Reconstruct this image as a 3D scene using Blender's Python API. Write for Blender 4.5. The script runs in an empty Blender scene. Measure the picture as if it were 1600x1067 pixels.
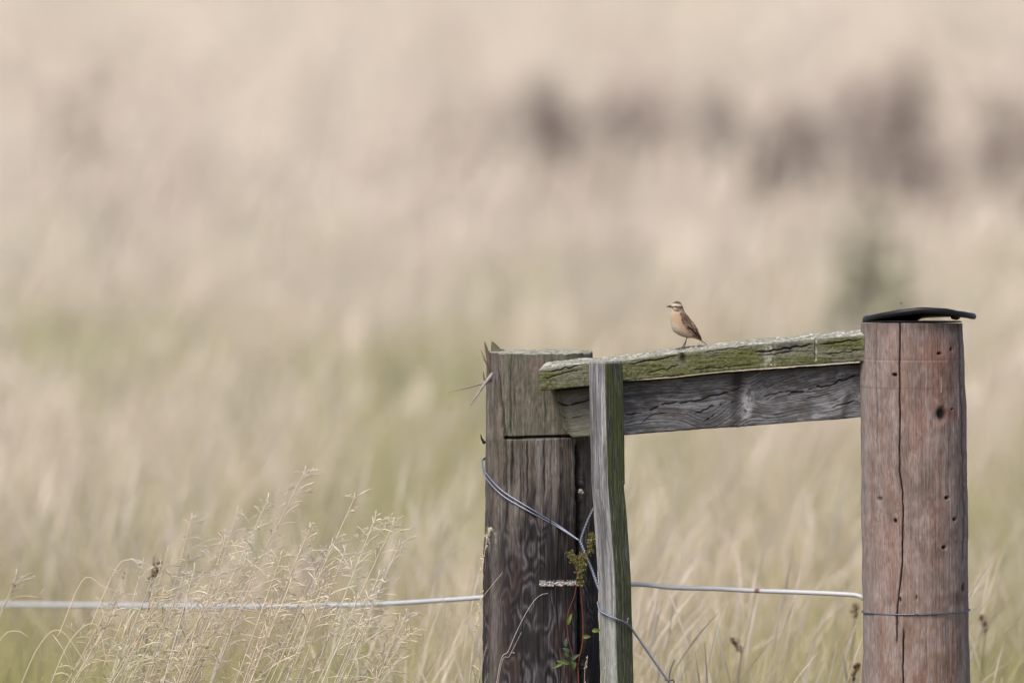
import bpy, math, random
import numpy as np
from mathutils import Vector, Matrix

S = bpy.context.scene
COL = S.collection
R = math.radians
rng = np.random.default_rng(7)
random.seed(7)

# ---------------------------------------------------------------- camera
PITCH = R(2.6); DIST = 25.0; FOC_Z = 1.25
cam_loc = Vector((0, -DIST*math.cos(PITCH), FOC_Z + DIST*math.sin(PITCH)))
cd = bpy.data.cameras.new('camera'); cam = bpy.data.objects.new('camera', cd); COL.objects.link(cam)
cam.location = cam_loc
cam.rotation_euler = (R(90) - PITCH, 0, 0)
cd.sensor_width = 36; cd.lens = 36*DIST/(1600/700)
cd.clip_start = 0.5; cd.clip_end = 6000
cd.dof.use_dof = True; cd.dof.focus_distance = DIST - 0.02; cd.dof.aperture_fstop = 2.25
S.camera = cam

# ---------------------------------------------------------------- sky, sun, exposure
SUN_EL, SUN_AZ = R(52), R(215)      # azimuth clockwise from +Y: light comes from behind the camera's left
w = bpy.data.worlds.new('World'); S.world = w; w.use_nodes = True
nt = w.node_tree
sky = nt.nodes.new('ShaderNodeTexSky'); sky.sky_type = 'NISHITA'; sky.sun_disc = False
sky.sun_elevation = SUN_EL; sky.sun_rotation = SUN_AZ; sky.dust_density = 4.0; sky.air_density = 0.8; sky.ozone_density = 0.6
nt.links.new(sky.outputs[0], nt.nodes['Background'].inputs[0])
nt.nodes['Background'].inputs[1].default_value = 0.11
ld = bpy.data.lights.new('sun', 'SUN'); ld.energy = 1.5; ld.angle = R(28); ld.color = (1, 0.95, 0.89)
sun = bpy.data.objects.new('sun', ld); COL.objects.link(sun)
sdir = Vector((math.sin(SUN_AZ)*math.cos(SUN_EL), math.cos(SUN_AZ)*math.cos(SUN_EL), math.sin(SUN_EL)))
sun.rotation_euler = sdir.to_track_quat('Z', 'Y').to_euler()
S.view_settings.view_transform = 'Standard'; S.view_settings.look = 'None'
S.view_settings.gamma = 1; S.view_settings.exposure = 1.3
S.cycles.use_denoising = True
S.cycles.max_bounces = 8; S.cycles.transparent_max_bounces = 4

# ---------------------------------------------------------------- helpers
# the fence's front elevation: u runs right, v runs down, 700 units to the metre, (800, 533) over the middle at z 1.25
def X(u): return (np.asarray(u, float) - 800)/700
def Z(v): return FOC_Z + (533.5 - np.asarray(v, float))/700
def P(u, v, y=0.0):
    """point at depth y seen from where the photographer stood"""
    a, b = (u-800)/700/DIST, (533.5-v)/700/DIST
    c, s = math.cos(PITCH), math.sin(PITCH)
    d = Vector((a, c + b*s, -s + b*c))
    k = (y - cam_loc.y)/d.y
    return cam_loc + d*k

def lin(r, g, b):
    c = np.array([r, g, b], float)/255
    return np.where(c <= .04045, c/12.92, ((c+.055)/1.055)**2.4)

def _h(i, j, k, seed):
    n = (i.astype(np.int64)*374761393 + j.astype(np.int64)*668265263 + k.astype(np.int64)*2147483647 + seed*974634777) & 0xffffffff
    n = ((n ^ (n >> 13))*1274126177) & 0xffffffff
    n = ((n ^ (n >> 16))*2246822519) & 0xffffffff
    return ((n ^ (n >> 15)) & 0xffffff)/float(0xffffff)
def vn(x, y, z=0.0, seed=0):
    x, y, z = np.broadcast_arrays(np.asarray(x, float), np.asarray(y, float), np.asarray(z, float))
    i, j, k = np.floor(x), np.floor(y), np.floor(z)
    fx, fy, fz = x-i, y-j, z-k
    fx, fy, fz = [f*f*f*(f*(f*6-15)+10) for f in (fx, fy, fz)]
    r = 0
    for a in (0, 1):
        for b in (0, 1):
            for c in (0, 1):
                r = r + _h(i+a, j+b, k+c, seed)*(fx if a else 1-fx)*(fy if b else 1-fy)*(fz if c else 1-fz)
    return r
def fbm(x, y, z=0.0, o=4, seed=0):
    s, a, t = 0, 1.0, 0
    for q in range(o):
        s = s + a*vn(np.asarray(x)*2**q, np.asarray(y)*2**q, np.asarray(z)*2**q, seed+q*17); t += a; a *= .5
    return s/t
def sst(a, b, x):
    t = np.clip((x-a)/(b-a), 0, 1); return t*t*(3-2*t)
def mixc(c0, c1, t):
    t = np.asarray(t)[..., None]; return c0*(1-t) + c1*t
def interp(x, pts):
    p = np.array(pts, float); return np.interp(x, p[:, 0], p[:, 1])

def link(name, me, mat, parent=None):
    o = bpy.data.objects.new(name, me); COL.objects.link(o)
    if mat: me.materials.append(mat)
    if parent: o.parent = parent
    return o
def tag(o, label=None, cat=None, group=None, kind=None):
    if label: o['label'] = label
    if cat: o['category'] = cat
    if group: o['group'] = group
    if kind: o['kind'] = kind
    return o
def empty(name, loc=(0, 0, 0)):
    o = bpy.data.objects.new(name, None); COL.objects.link(o); o.location = loc; o.empty_display_size = .05
    return o
def make_mesh(name, V, F, C=None, smooth=True):
    """V (n,3); F (m,4) or (m,3) int array, C (n,3)"""
    V = np.asarray(V, np.float32); F = np.asarray(F, np.int32)
    me = bpy.data.meshes.new(name)
    me.vertices.add(len(V)); me.vertices.foreach_set('co', V.ravel())
    k = F.shape[1]
    me.loops.add(F.size); me.loops.foreach_set('vertex_index', F.ravel())
    me.polygons.add(len(F)); me.polygons.foreach_set('loop_start', np.arange(0, F.size, k, dtype=np.int32))
    try: me.polygons.foreach_set('loop_total', np.full(len(F), k, np.int32))
    except Exception: pass
    if smooth: me.polygons.foreach_set('use_smooth', np.ones(len(F), bool))
    me.update(calc_edges=True)
    if C is not None:
        at = me.color_attributes.new('Col', 'FLOAT_COLOR', 'POINT')
        cc = np.ones((len(V), 4), np.float32); cc[:, :3] = C
        at.data.foreach_set('color', cc.ravel())
    me.validate()
    return me
def grid_faces(nu, nv, closed_u=False, off=0):
    i = np.arange(nu if closed_u else nu-1)[:, None]; j = np.arange(nv-1)[None, :]
    a = i*nv + j; b = ((i+1) % nu)*nv + j
    return np.stack([a, b, b+1, a+1], -1).reshape(-1, 4) + off

class MB:
    """collects quads, tubes and leaves into one mesh"""
    def __init__(s): s.V = []; s.F = []; s.C = []; s.n = 0
    def add(s, V, F, C):
        V = np.asarray(V, float).reshape(-1, 3); F = np.asarray(F, int)
        if F.shape[1] == 3: F = np.concatenate([F, F[:, 2:3]], 1)
        s.V.append(V); s.F.append(F + s.n); s.n += len(V)
        s.C.append(np.broadcast_to(np.asarray(C, float), V.shape) if np.ndim(C) < 2 else C)
    def tube(s, pts, rad, col, seg=8, flat=1.0):
        p = np.array([tuple(q) for q in pts], float); n = len(p)
        rad = np.broadcast_to(np.asarray(rad, float), (n,))
        t = np.gradient(p, axis=0); t /= np.linalg.norm(t, axis=1)[:, None] + 1e-12
        ref = np.array([0, 1., 0]) if abs(t[0, 1]) < .8 else np.array([1., 0, 0])
        V = []
        for i in range(n):
            a = ref - t[i]*ref.dot(t[i]); a /= np.linalg.norm(a); b = np.cross(t[i], a); ref = a
            ang = np.linspace(0, 2*math.pi, seg, endpoint=False)
            V.append(p[i] + rad[i]*(np.cos(ang)[:, None]*a*flat + np.sin(ang)[:, None]*b))
        V = np.array(V)                              # n, seg, 3
        F = []
        for i in range(n-1):
            for j in range(seg):
                k = (j+1) % seg
                F.append((i*seg+j, i*seg+k, (i+1)*seg+k, (i+1)*seg+j))
        V = V.reshape(-1, 3)
        V = np.vstack([V, p[0], p[-1]]); c0, c1 = len(V)-2, len(V)-1
        for j in range(seg):
            k = (j+1) % seg
            F.append((c0, k, j, j)); F.append((c1, (n-1)*seg+j, (n-1)*seg+k, (n-1)*seg+k))
        if np.ndim(col) == 2: col = np.vstack([np.repeat(col, seg, 0), col[0], col[-1]])
        s.add(V, F, col)
    def leaf(s, base, d, up, L, W, col, fold=.25, curl=.3, n=7, c2=None):
        """one leaf: a folded, curled blade with real outline"""
        d = np.array(d, float); d /= np.linalg.norm(d); up = np.array(up, float); up -= d*up.dot(d); up /= np.linalg.norm(up)
        sd = np.cross(d, up); V = []; C = []
        for i in range(n):
            t = i/(n-1); wd = W*.5*math.sin(math.pi*min(1, t**.8*.97+.03))**.8 + W*.01
            c = np.array(base) + d*L*t - up*curl*L*t*t
            for q in (-1, -.5, 0, .5, 1):
                V.append(c + sd*wd*q + up*abs(q)*wd*fold)
                cc = np.array(col)*(1 - .18*(q == 0)); C.append(cc if c2 is None else cc*(1-abs(q)**1.3*.9) + np.array(c2)*abs(q)**1.3*.9)
        F = [(i*5+j, i*5+j+1, (i+1)*5+j+1, (i+1)*5+j) for i in range(n-1) for j in range(4)]
        s.add(V, F, np.array(C))
    def blob(s, c, r, col, seed=0, n=7, m=6, sq=(1, 1, 1)):
        V = []; F = []
        for i in range(m+1):
            ph = math.pi*i/m
            for j in range(n):
                th = 2*math.pi*j/n
                q = np.array([math.sin(ph)*math.cos(th), math.sin(ph)*math.sin(th), math.cos(ph)])
                k = .7 + .6*float(vn(q[0]*1.7+seed, q[1]*1.7, q[2]*1.7, 5))
                V.append(np.array(c) + q*r*k*np.array(sq))
        for i in range(m):
            for j in range(n):
                F.append((i*n+j, (i+1)*n+j, (i+1)*n+(j+1) % n, i*n+(j+1) % n))
        s.add(V, F, col)
    def build(s, name, mat, parent=None, smooth=True):
        V = np.vstack(s.V); F = np.vstack(s.F); C = np.vstack(s.C)
        me = bpy.data.meshes.new(name)
        fl = [tuple(dict.fromkeys(f)) for f in F.tolist()]
        me.from_pydata(V.tolist(), [], [f for f in fl if len(f) > 2])
        if smooth: me.polygons.foreach_set('use_smooth', np.ones(len(me.polygons), bool))
        at = me.color_attributes.new('Col', 'FLOAT_COLOR', 'POINT')
        cc = np.ones((len(V), 4), np.float32); cc[:, :3] = C; at.data.foreach_set('color', cc.ravel())
        me.update()
        return link(name, me, mat, parent)

def material(name, rough=.8, spec=.3, col=None, nscale=600, nstr=.25, bump=.3, bdist=.0008, stretch=(1, 1, 1), metal=0, trans=0):
    m = bpy.data.materials.new(name); m.use_nodes = True; t = m.node_tree; L = t.links
    b = t.nodes['Principled BSDF']; b.inputs['Roughness'].default_value = rough
    b.inputs['Specular IOR Level'].default_value = spec; b.inputs['Metallic'].default_value = metal
    tc = t.nodes.new('ShaderNodeTexCoord'); mp = t.nodes.new('ShaderNodeMapping'); mp.inputs['Scale'].default_value = stretch
    L.new(tc.outputs['Object'], mp.inputs['Vector'])
    no = t.nodes.new('ShaderNodeTexNoise'); no.inputs['Scale'].default_value = nscale; no.inputs['Detail'].default_value = 3
    L.new(mp.outputs[0], no.inputs['Vector'])
    if col is None:
        src = t.nodes.new('ShaderNodeAttribute'); src.attribute_name = 'Col'; out = src.outputs['Color']
    else:
        src = t.nodes.new('ShaderNodeRGB'); src.outputs[0].default_value = (*col, 1); out = src.outputs[0]
    mr = t.nodes.new('ShaderNodeMapRange'); mr.inputs['From Min'].default_value = .25; mr.inputs['From Max'].default_value = .75
    mr.inputs['To Min'].default_value = 1-nstr; mr.inputs['To Max'].default_value = 1+nstr
    L.new(no.outputs['Fac'], mr.inputs['Value'])
    vm = t.nodes.new('ShaderNodeVectorMath'); vm.operation = 'SCALE'
    L.new(out, vm.inputs[0]); L.new(mr.outputs[0], vm.inputs['Scale']); L.new(vm.outputs[0], b.inputs['Base Color'])
    if bump:
        bp = t.nodes.new('ShaderNodeBump'); bp.inputs['Strength'].default_value = bump; bp.inputs['Distance'].default_value = bdist
        L.new(no.outputs['Fac'], bp.inputs['Height']); L.new(bp.outputs[0], b.inputs['Normal'])
    if trans:
        tr = t.nodes.new('ShaderNodeBsdfTranslucent'); mx = t.nodes.new('ShaderNodeMixShader'); mx.inputs[0].default_value = trans
        L.new(vm.outputs[0], tr.inputs['Color']); L.new(b.outputs[0], mx.inputs[1]); L.new(tr.outputs[0], mx.inputs[2])
        L.new(mx.outputs[0], t.nodes['Material Output'].inputs['Surface'])
    return m

K = .44      # albedo of a surface whose picture value is 1 at this exposure
def A(r, g, b): return lin(r, g, b)*K

M_wood = material('weathered wood', .85, .25, nscale=430, nstr=.36, bump=.5, bdist=.0012, stretch=(1, 1, .12))
M_board = material('weathered board', .85, .25, nscale=430, nstr=.36, bump=.5, bdist=.0012, stretch=(.12, 1, 1))
M_mossy = material('mossy board', .95, .1, nscale=520, nstr=.35, bump=.8, bdist=.002, stretch=(.5, 1, 1))
M_crumb = material('pale lichen', .9, .2, nscale=900, nstr=.2, bump=.4)
M_rubber = material('black rubber', .5, .28, nscale=300, nstr=.2, bump=.2)
M_metal = material('galvanised wire', .42, .5, nscale=1500, nstr=.3, bump=.3, metal=.55)
M_rope = material('white plastic rope', .5, .4, nscale=900, nstr=.12, bump=.3)
M_grass = material('grass', .65, .25, nscale=60, nstr=.15, bump=0, trans=.35)
M_leaf = material('leaf', .55, .35, nscale=300, nstr=.2, bump=.2, trans=.3)
M_feather = material('feathers', .85, .15, nscale=1400, nstr=.16, bump=.4, bdist=.0006)
M_horn = material('bill and legs', .4, .4, nscale=900, nstr=.2, bump=.2)
M_eye = material('eye', .08, .6, col=(.006, .004, .003), nstr=0, bump=0)

# ================================================================ SETTING
g = np.array([[-1500, -60, 0], [1500, -60, 0], [1500, 3000, 0], [-1500, 3000, 0]], float)
m_ground = material('straw covered soil', .95, .1, col=(.20, .165, .10), nscale=2.2, nstr=.5, bump=.4, bdist=.05)
nx, ny = 61, 121
gx = np.linspace(-1, 1, nx)**3*1500; gy = -60 + np.linspace(0, 1, ny)**2.2*3060
GX, GY = np.meshgrid(gx, gy, indexing='ij')
tag(link('ground', make_mesh('ground', np.stack([GX, GY, np.zeros_like(GX)], -1).reshape(-1, 3), grid_faces(nx, ny)), m_ground), kind='structure')

# ---------------------------------------------------------------- field of grass (one mesh of real blades)
STRAW = np.array([.60, .51, .39]); PINK = np.array([.61, .50, .42]); PALE = np.array([.72, .65, .56])
GREEN = np.array([.35, .37, .18]); OLIVE = np.array([.46, .43, .25]); BROWN = np.array([.20, .14, .09]); UMBER = np.array([.11, .085, .06])

def blades(bx, by, h, wd, lean_az, lean, col0, col1, levels, head=None, seed=0):
    """ribbons from (bx,by,0): each its own height, lean and colour; head = widened seed head at the top"""
    n = len(bx); t = np.array(levels)[None, :]
    az2 = rng.uniform(0, 2*math.pi, n)
    dx, dy = np.cos(lean_az)*lean, np.sin(lean_az)*lean
    hx = bx[:, None] + (dx*h)[:, None]*(t**1.8); hy = by[:, None] + (dy*h)[:, None]*(t**1.8)
    hz = h[:, None]*(t - .35*(lean[:, None]**1.2)*t**2.6)
    prof = 1 - .85*t**2.2
    if head is not None:
        hp = .35 + np.exp(-((t-.86)/.085)**2)*2.2
        prof = np.where(head[:, None], hp, prof)
    ww = wd[:, None]*prof*.5
    ax, ay = np.cos(az2)[:, None], np.sin(az2)[:, None]
    L = np.stack([hx-ax*ww, hy-ay*ww, hz], -1); Rr = np.stack([hx+ax*ww, hy+ay*ww, hz], -1)
    k = t.shape[1]
    V = np.stack([L, Rr], 2).reshape(n, k*2, 3)
    base = np.arange(n)[:, None, None]*(k*2) + (np.arange(k-1)*2)[None, :, None] + np.array([0, 1, 3, 2])[None, None, :]
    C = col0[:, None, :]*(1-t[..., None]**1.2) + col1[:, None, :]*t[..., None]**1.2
    C = np.repeat(C, 2, 1).reshape(n*k*2, 3)
    return V.reshape(-1, 3), base.reshape(-1, 4), C

def greenness(x, d):
    u = 800 + x/d*DIST*700
    g0 = fbm(x*.55+3, d*.22, seed=11, o=3)
    base = interp(d, [(20, .70), (27, .66), (33, .60), (38, .42), (46, .30), (62, .1), (80, .0)]) + .35*np.exp(-((u-130)/110)**2-((d-40)/6)**2)
    g1 = sst(.36, .60, g0 + (base-.5)*.55 + .07)*interp(d, [(20, .9), (44, .9), (56, .35), (75, .06), (90, 0)])
    return np.clip(g1, 0, 1)

bv, bf, bc, off = [], [], [], 0
def field(d0, d1, marg, dens_t, per, spread, wmin, wmax, levels, hs=1.0):
    """tussocks between d0 and d1 metres from the camera"""
    global off
    wid1 = d1*.0914/2 + marg
    nt_ = int((d1-d0)*2*wid1*dens_t)
    ty = rng.uniform(d0, d1, nt_); tx = rng.uniform(-wid1, wid1, nt_)
    keep = np.abs(tx) < ty*.0914/2 + marg; tx, ty = tx[keep], ty[keep]
    nt_ = len(tx)
    gr = greenness(tx, ty)
    r1 = rng.random(nt_); tone = fbm(tx*1.6, ty*.6, seed=31, o=3); tone2 = fbm(tx*.8+9, ty*.35, seed=77, o=2)
    tc = mixc(STRAW, PINK, sst(.35, .65, tone2)); tc = mixc(tc, PALE, sst(.5, .75, tone)*.75)
    uu_ = 800 + tx/ty*DIST*700
    gr = gr*(1 - .35*sst(560, 800, uu_)*interp(ty, [(26, 1), (45, .4)])) + .5*((uu_ < 700) & (ty < 27.5)) + .15*((uu_ < 700) & (ty >= 27.5) & (ty < 30))
    isg = rng.random(nt_) < gr
    gc = mixc(GREEN, OLIVE, rng.random(nt_))
    tc = np.where(isg[:, None], gc*.85 + tc*.15, tc)
    brn = sst(.40, .62, fbm(tx*.30+40, ty*.085, seed=91, o=3) + .10*sst(420, 800, 800 + tx/ty*DIST*700) - .04)*interp(ty, [(54, 0), (62, 1), (80, .9), (94, 0)])*.62
    tc = mixc(tc, np.array([.37, .295, .25]), brn)
    isb = (rng.random(nt_) < .05) & (ty < 60); tc = np.where(isb[:, None], mixc(BROWN, OLIVE, rng.random(nt_)*.6), tc)
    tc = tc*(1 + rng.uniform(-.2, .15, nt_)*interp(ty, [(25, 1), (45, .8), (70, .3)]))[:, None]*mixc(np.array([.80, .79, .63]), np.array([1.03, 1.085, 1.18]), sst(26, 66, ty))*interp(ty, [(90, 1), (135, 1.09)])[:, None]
    th = (.50 + .16*rng.standard_normal(nt_).clip(-1.5, 1.6)*.6 + .12*(fbm(tx*.7, ty*.4, seed=5)-.5)*2)*hs
    th = np.where(isg, th*.95, th)
    laz = rng.uniform(0, 2*math.pi, nt_)
    # lower, trampled sward before and around the posts
    u = 800 + tx/ty*DIST*700
    near = (ty < 25.35) & (u > 690)
    th = np.where(near, np.minimum(th, .40), th)
    th = np.where((ty < 25.0) & (u <= 690), np.minimum(th, .44 + .07*rng.random(nt_)), th)
    th = np.where((ty >= 25.0) & (ty < 27.5), np.minimum(th, .60 - .08*(u < 690)), th)
    th = th + .11*((u < 330) & (ty > 27.3) & (ty < 32))*rng.random(nt_)
    n = nt_*per; idx = np.repeat(np.arange(nt_), per)
    sp = spread*rng.random(n)**.6; a = rng.uniform(0, 2*math.pi, n)
    bx = tx[idx] + sp*np.cos(a); by = ty[idx] + sp*np.sin(a)
    head = (rng.random(n) < .30) & ~isg[idx]
    h = th[idx]*rng.uniform(.55, 1.05, n)*np.where(head, 1.22, 1)
    la = np.where(rng.random(n) < .5, a, laz[idx]) + rng.normal(0, .5, n)
    # the wind leans most of it to the right
    lean = np.abs(rng.normal(0, .24, n)) + .10
    wl = rng.random(n) < .45; la = np.where(wl, rng.normal(0, .5, n), la)
    wd = rng.uniform(wmin, wmax, n)*np.where(head, .75, 1)
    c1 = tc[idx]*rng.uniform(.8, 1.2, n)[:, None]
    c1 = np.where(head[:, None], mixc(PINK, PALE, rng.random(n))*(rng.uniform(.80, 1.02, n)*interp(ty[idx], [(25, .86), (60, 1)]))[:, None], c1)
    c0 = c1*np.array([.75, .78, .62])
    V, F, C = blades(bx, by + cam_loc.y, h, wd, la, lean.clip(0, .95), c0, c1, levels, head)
    bv.append(V); bf.append(F + off); bc.append(C); off += len(V)

field(14, 20.5, 1.2, 6, 16, .12, .004, .008, [0, .4, .75, 1])
field(20.5, 24.6, 1.2, 30, 30, .10, .0012, .0028, [0, .25, .5, .7, .8, .87, .94, 1])
field(24.9, 29, 1.3, 36, 34, .10, .0014, .0033, [0, .25, .5, .7, .8, .87, .94, 1])
field(29, 37, 1.5, 34, 34, .14, .0017, .0036, [0, .3, .6, .78, .86, .94, 1])
field(37, 52, 1.8, 16, 26, .16, .0045, .009, [0, .4, .75, .87, 1])
field(52, 80, 2.5, 7, 18, .25, .012, .022, [0, .4, .75, .87, 1], 1.05)
field(80, 130, 3.5, 2.6, 15, .3, .024, .045, [0, .45, .8, 1], 1.05)
field(130, 230, 6, 1.0, 13, .5, .045, .09, [0, .5, 1], 1.1)
gm = make_mesh('dry_grass', np.vstack(bv), np.vstack(bf), np.vstack(bc))
tag(link('dry_grass', gm, M_grass), 'long dry straw and green grass filling the whole field behind the fence', 'grass', kind='stuff')
bv = bf = bc = None

# ---------------------------------------------------------------- blurred weed clumps out in the field
def weed_clump(u, vtop, d, wpx, n, cols, label, hmin=.55, leaf=1.0, lean=.1):
    p = P(u, 533, d + cam_loc.y)
    root = empty('weed_clump', (p.x, d + cam_loc.y, 0))
    tag(root, label, 'weeds', 'weed clumps standing in the field')
    ztop = P(u, vtop, d + cam_loc.y).z; W = wpx/700/DIST*d
    st, fo = MB(), MB()
    for i in range(n):
        q = random.gauss(0, .27); x = q*W; y = random.uniform(-1, 1)*W
        h = ztop*(hmin + (1-hmin)*random.random())*(1 - .35*abs(q)**1.5*2)
        lx = random.gauss(.03, lean)*h; ly = random.gauss(0, lean)*h
        pts = [(x + lx*t**2, y + ly*t**2, h*t) for t in (0, .25, .5, .75, 1)]
        c = np.array(random.choice(cols))*random.uniform(.7, 1.25)
        st.tube(pts, [.008, .007, .006, .005, .003], c*.8, 5)
        for k in range(int(34*leaf)):
            t = random.uniform(.35, 1); a = random.uniform(0, 6.283)
            b = (x + lx*t*t, y + ly*t*t, h*t)
            fo.leaf(b, (math.cos(a), math.sin(a), random.uniform(.1, 1.2)), (0, 0, 1), random.uniform(.07, .16), random.uniform(.03, .06), c*random.uniform(.7, 1.3), n=3)
    tag(st.build('stems', M_leaf, root), kind='stuff'); tag(fo.build('foliage', M_leaf, root), kind='stuff')
DK = [(.30, .24, .205), (.36, .29, .25), (.24, .19, .165)]
LB = [(.36, .29, .235), (.31, .25, .21)]
GG = [(.34, .34, .22), (.28, .28, .19), (.36, .33, .24)]
weed_clump(830, 112, 67, 400, 46, DK, 'dark brown blurred weed clump high above the mossy rail, left of the bird')
weed_clump(1045, 100, 70, 320, 40, DK, 'dark brown blurred weed clump high above the bird, in the middle of the dark row')
weed_clump(1345, 112, 60, 330, 34, DK, 'widest dark brown weed clump, in the far field above the black post cap')
weed_clump(1395, 62, 66, 130, 24, DK + LB, 'tall narrow brown weed clump rising just behind the widest dark one')
weed_clump(1598, 100, 58, 220, 24, DK, 'dark brown weed clump cut off by the right edge of the photo')
weed_clump(1195, 120, 60, 90, 16, LB + DK, 'thin pale brown weed clump between the bird and the right post, far behind', leaf=.8)
weed_clump(165, 70, 66, 260, 8, LB, 'faint brown weed clump at the upper left of the field', leaf=.8)
weed_clump(1340, 300, 43, 110, 12, GG, 'grey green upright weed clump just above and left of the black post cap', leaf=.7, lean=.05)
weed_clump(1415, 325, 42, 100, 9, GG + LB, 'leaning grey green weed clump directly above the black post cap', leaf=.7, lean=.15)

# ================================================================ THE FENCE
fence = empty('wooden_fence', (0, .05, 0))
tag(fence, 'old wooden fence of two thick posts joined by a mossy rail and grey board', 'fence')

def cylinder_post(cx_top, cx_bot, rt, rb, cy, vtop, dens_front, shape):
    """round post as a fine grid: theta x height; shape(u, v, th, nx, ny) returns radial change and colour"""
    th_f = np.linspace(-R(95), R(95), dens_front)              # 0 faces the camera
    th_b = np.linspace(R(95), R(265), 60)[1:-1]
    th = np.concatenate([th_f, th_b])
    vv = np.concatenate([np.arange(vtop, 1110, .85), np.linspace(1111, 1425, 60)])
    TH, VV = np.meshgrid(th, vv, indexing='ij')
    k = np.clip((VV - vtop)/(1067 - vtop), 0, 1.6)
    cx = X(cx_top + (cx_bot - cx_top)*k); rad = (rt + (rb-rt)*k)/700
    return TH, VV, cx, rad

def top_cap(ringx, ringy, ringz, cxy, col_fn, bump_fn, steps=26):
    V = []; C = []
    for s in np.linspace(0, 1, steps)[1:]:
        x = ringx*(1-s) + cxy[0]*s; y = ringy*(1-s) + cxy[1]*s
        z = ringz*(1-s)+np.mean(ringz)*s + bump_fn(x, y)*min(1, s*6)
        V.append(np.stack([x, y, z], -1)); C.append(col_fn(x, y))
    return V, C

def finish_post(name, PX, PY, PZ, C, cxy, capcol, capbump, mat, parent):
    nu, nv = PX.shape
    V = np.stack([PX, PY, PZ], -1).reshape(-1, 3); F = grid_faces(nu, nv, True)
    cv, cc = top_cap(PX[:, 0], PY[:, 0], PZ[:, 0], cxy, capcol, capbump)
    V = [V]; F = [F]; CC = [C.reshape(-1, 3)]; n0 = nu*nv
    prev = np.arange(nu)*nv
    for a, c in zip(cv, cc):
        cur = n0 + np.arange(nu); n0 += nu
        V.append(a); CC.append(c)
        F.append(np.stack([prev, cur, np.roll(cur, -1), np.roll(prev, -1)], -1)); prev = cur
    me = make_mesh(name, np.vstack(V), np.vstack(F), np.vstack(CC))
    o = link(name, me, mat, parent)
    if parent: o.location = -Vector(parent.location)
    return o
def groove(u, v, path, w, v0, v1, soft=12, wob=3):
    """1 inside a crack that follows path(v)"""
    uc = interp(v, path) + (fbm(v*.05, 0, seed=3)-.5)*wob + (fbm(v*.3, 2, seed=4)-.5)*wob*.35
    return np.exp(-((u-uc)/w)**2)*sst(v0-soft, v0+soft, v)*(1-sst(v1-soft, v1+soft, v))

# ---- left gate post: grey, notched, creosote dark below
LCY = .15
TH, VV, CX, RAD = cylinder_post(845, 846, 83, 93, LCY, 555, 430, None)
arc = TH*RAD*700
bark = fbm(arc*.10, VV*.006, seed=21, o=4); fine = fbm(arc*.45, VV*.018, seed=22, o=3)
edge = fbm(arc*.02, VV*.012, seed=23, o=3)
ridg = 1-np.abs(2*fbm(arc*.16, VV*.008, seed=24, o=3)-1)
rough_m = np.clip(np.exp(-((arc+55)/34)**2)*(1-sst(820, 900, VV)) + .25, 0, 1)
disp = (edge-.5)*9 + (bark-.5)*7*rough_m + (fine-.5)*2.2 - (ridg**6)*3.5*rough_m
low = sst(700, 780, VV)
PXr = CX + np.sin(TH)*(RAD + disp/700); 
U = 800 + PXr*700
crack = groove(U, VV, [(550, 903), (690, 905), (900, 908), (1100, 910)], 3.6, 700, 1500)
crack = np.where(VV > 686, crack, 0)*(np.abs(TH) < 1.5)
thin = (groove(U, VV, [(550, 824), (800, 824), (1100, 822)], 1.2, 688, 790) + groove(U, VV, [(550, 851), (1100, 852)], 1.1, 560, 770)*.8
        + groove(U, VV, [(550, 776), (640, 784), (700, 790), (900, 792)], 2.2, 585, 820)*.9 + groove(U, VV, [(550, 800), (1100, 800)], 1.4, 690, 760)
        + groove(U, VV, [(800, 815), (1100, 816)], 1.4, 830, 1500)*.6 + groove(U, VV, [(550, 797), (1100, 797)], 1.6, 575, 684)*.8)*(np.abs(TH) < 1.5)
rr = RAD + (disp - crack*26 - thin*3.5)/700
ragged = (fbm(arc*.12, 0, seed=40, o=3)-.5)*3
PX_ = CX + np.sin(TH)*rr; PY_ = LCY - np.cos(TH)*rr; PZ_ = Z(VV + ragged*np.exp(-(VV-555)/25))
U = 800 + PX_*700
flat_y = .047 + (fbm(U*.03, VV*.05, seed=41)-.5)*.003
inn = (VV < 686 + (U-846)*-.03) & (U > 786) & (np.abs(TH) < 1.3)
PY_ = np.where(inn, np.maximum(PY_, flat_y), PY_)
PY_ = PY_ + np.exp(-((VV-(685+(U-846)*-.03))/2.2)**4)*.016*(U > 789)*(U < 900)*(np.abs(TH) < 1.3)
undercut_shade = np.exp(-((VV-(685+(U-846)*-.03))/2.0)**4)*(U > 789)*(U < 900)*(np.abs(TH) < 1.3)
# colour
greyb = A(108, 100, 93); dark = A(50, 46, 49); tan = A(138, 125, 110); mossc = A(98, 98, 76); pale = A(148, 141, 136)
c = mixc(greyb*.8, pale, sst(.3, .75, fbm(arc*.34, VV*.012, seed=50, o=5))*.55 + .4*sst(.35, .7, fbm(arc*.06, VV*.01, seed=53, o=3)))
c = mixc(c, tan, sst(.5, .72, fbm(arc*.12, VV*.012, seed=51))*.7)
c = mixc(c, mossc*.8, sst(.5, .75, fbm(arc*.05, VV*.02, seed=52))*.45*(1-low))
wx = fbm(arc*.022, VV*.007, seed=60, o=3)*5.2 + fbm(arc*.06, VV*.022, seed=61, o=2)*1.3
wave = .5+.5*np.sin(2*math.pi*wx*1.9 + fine*1.2)
dk = mixc(dark*.62, A(122, 116, 122), wave**2*.62*(.4+1.2*fbm(arc*.3, VV*.05, seed=69, o=3))*sst(.3, .65, fbm(arc*.04, VV*.015, seed=62)))
dk = mixc(dk, A(72, 54, 46), sst(.55, .75, fbm(arc*.05, VV*.02, seed=63))*.6)
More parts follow.
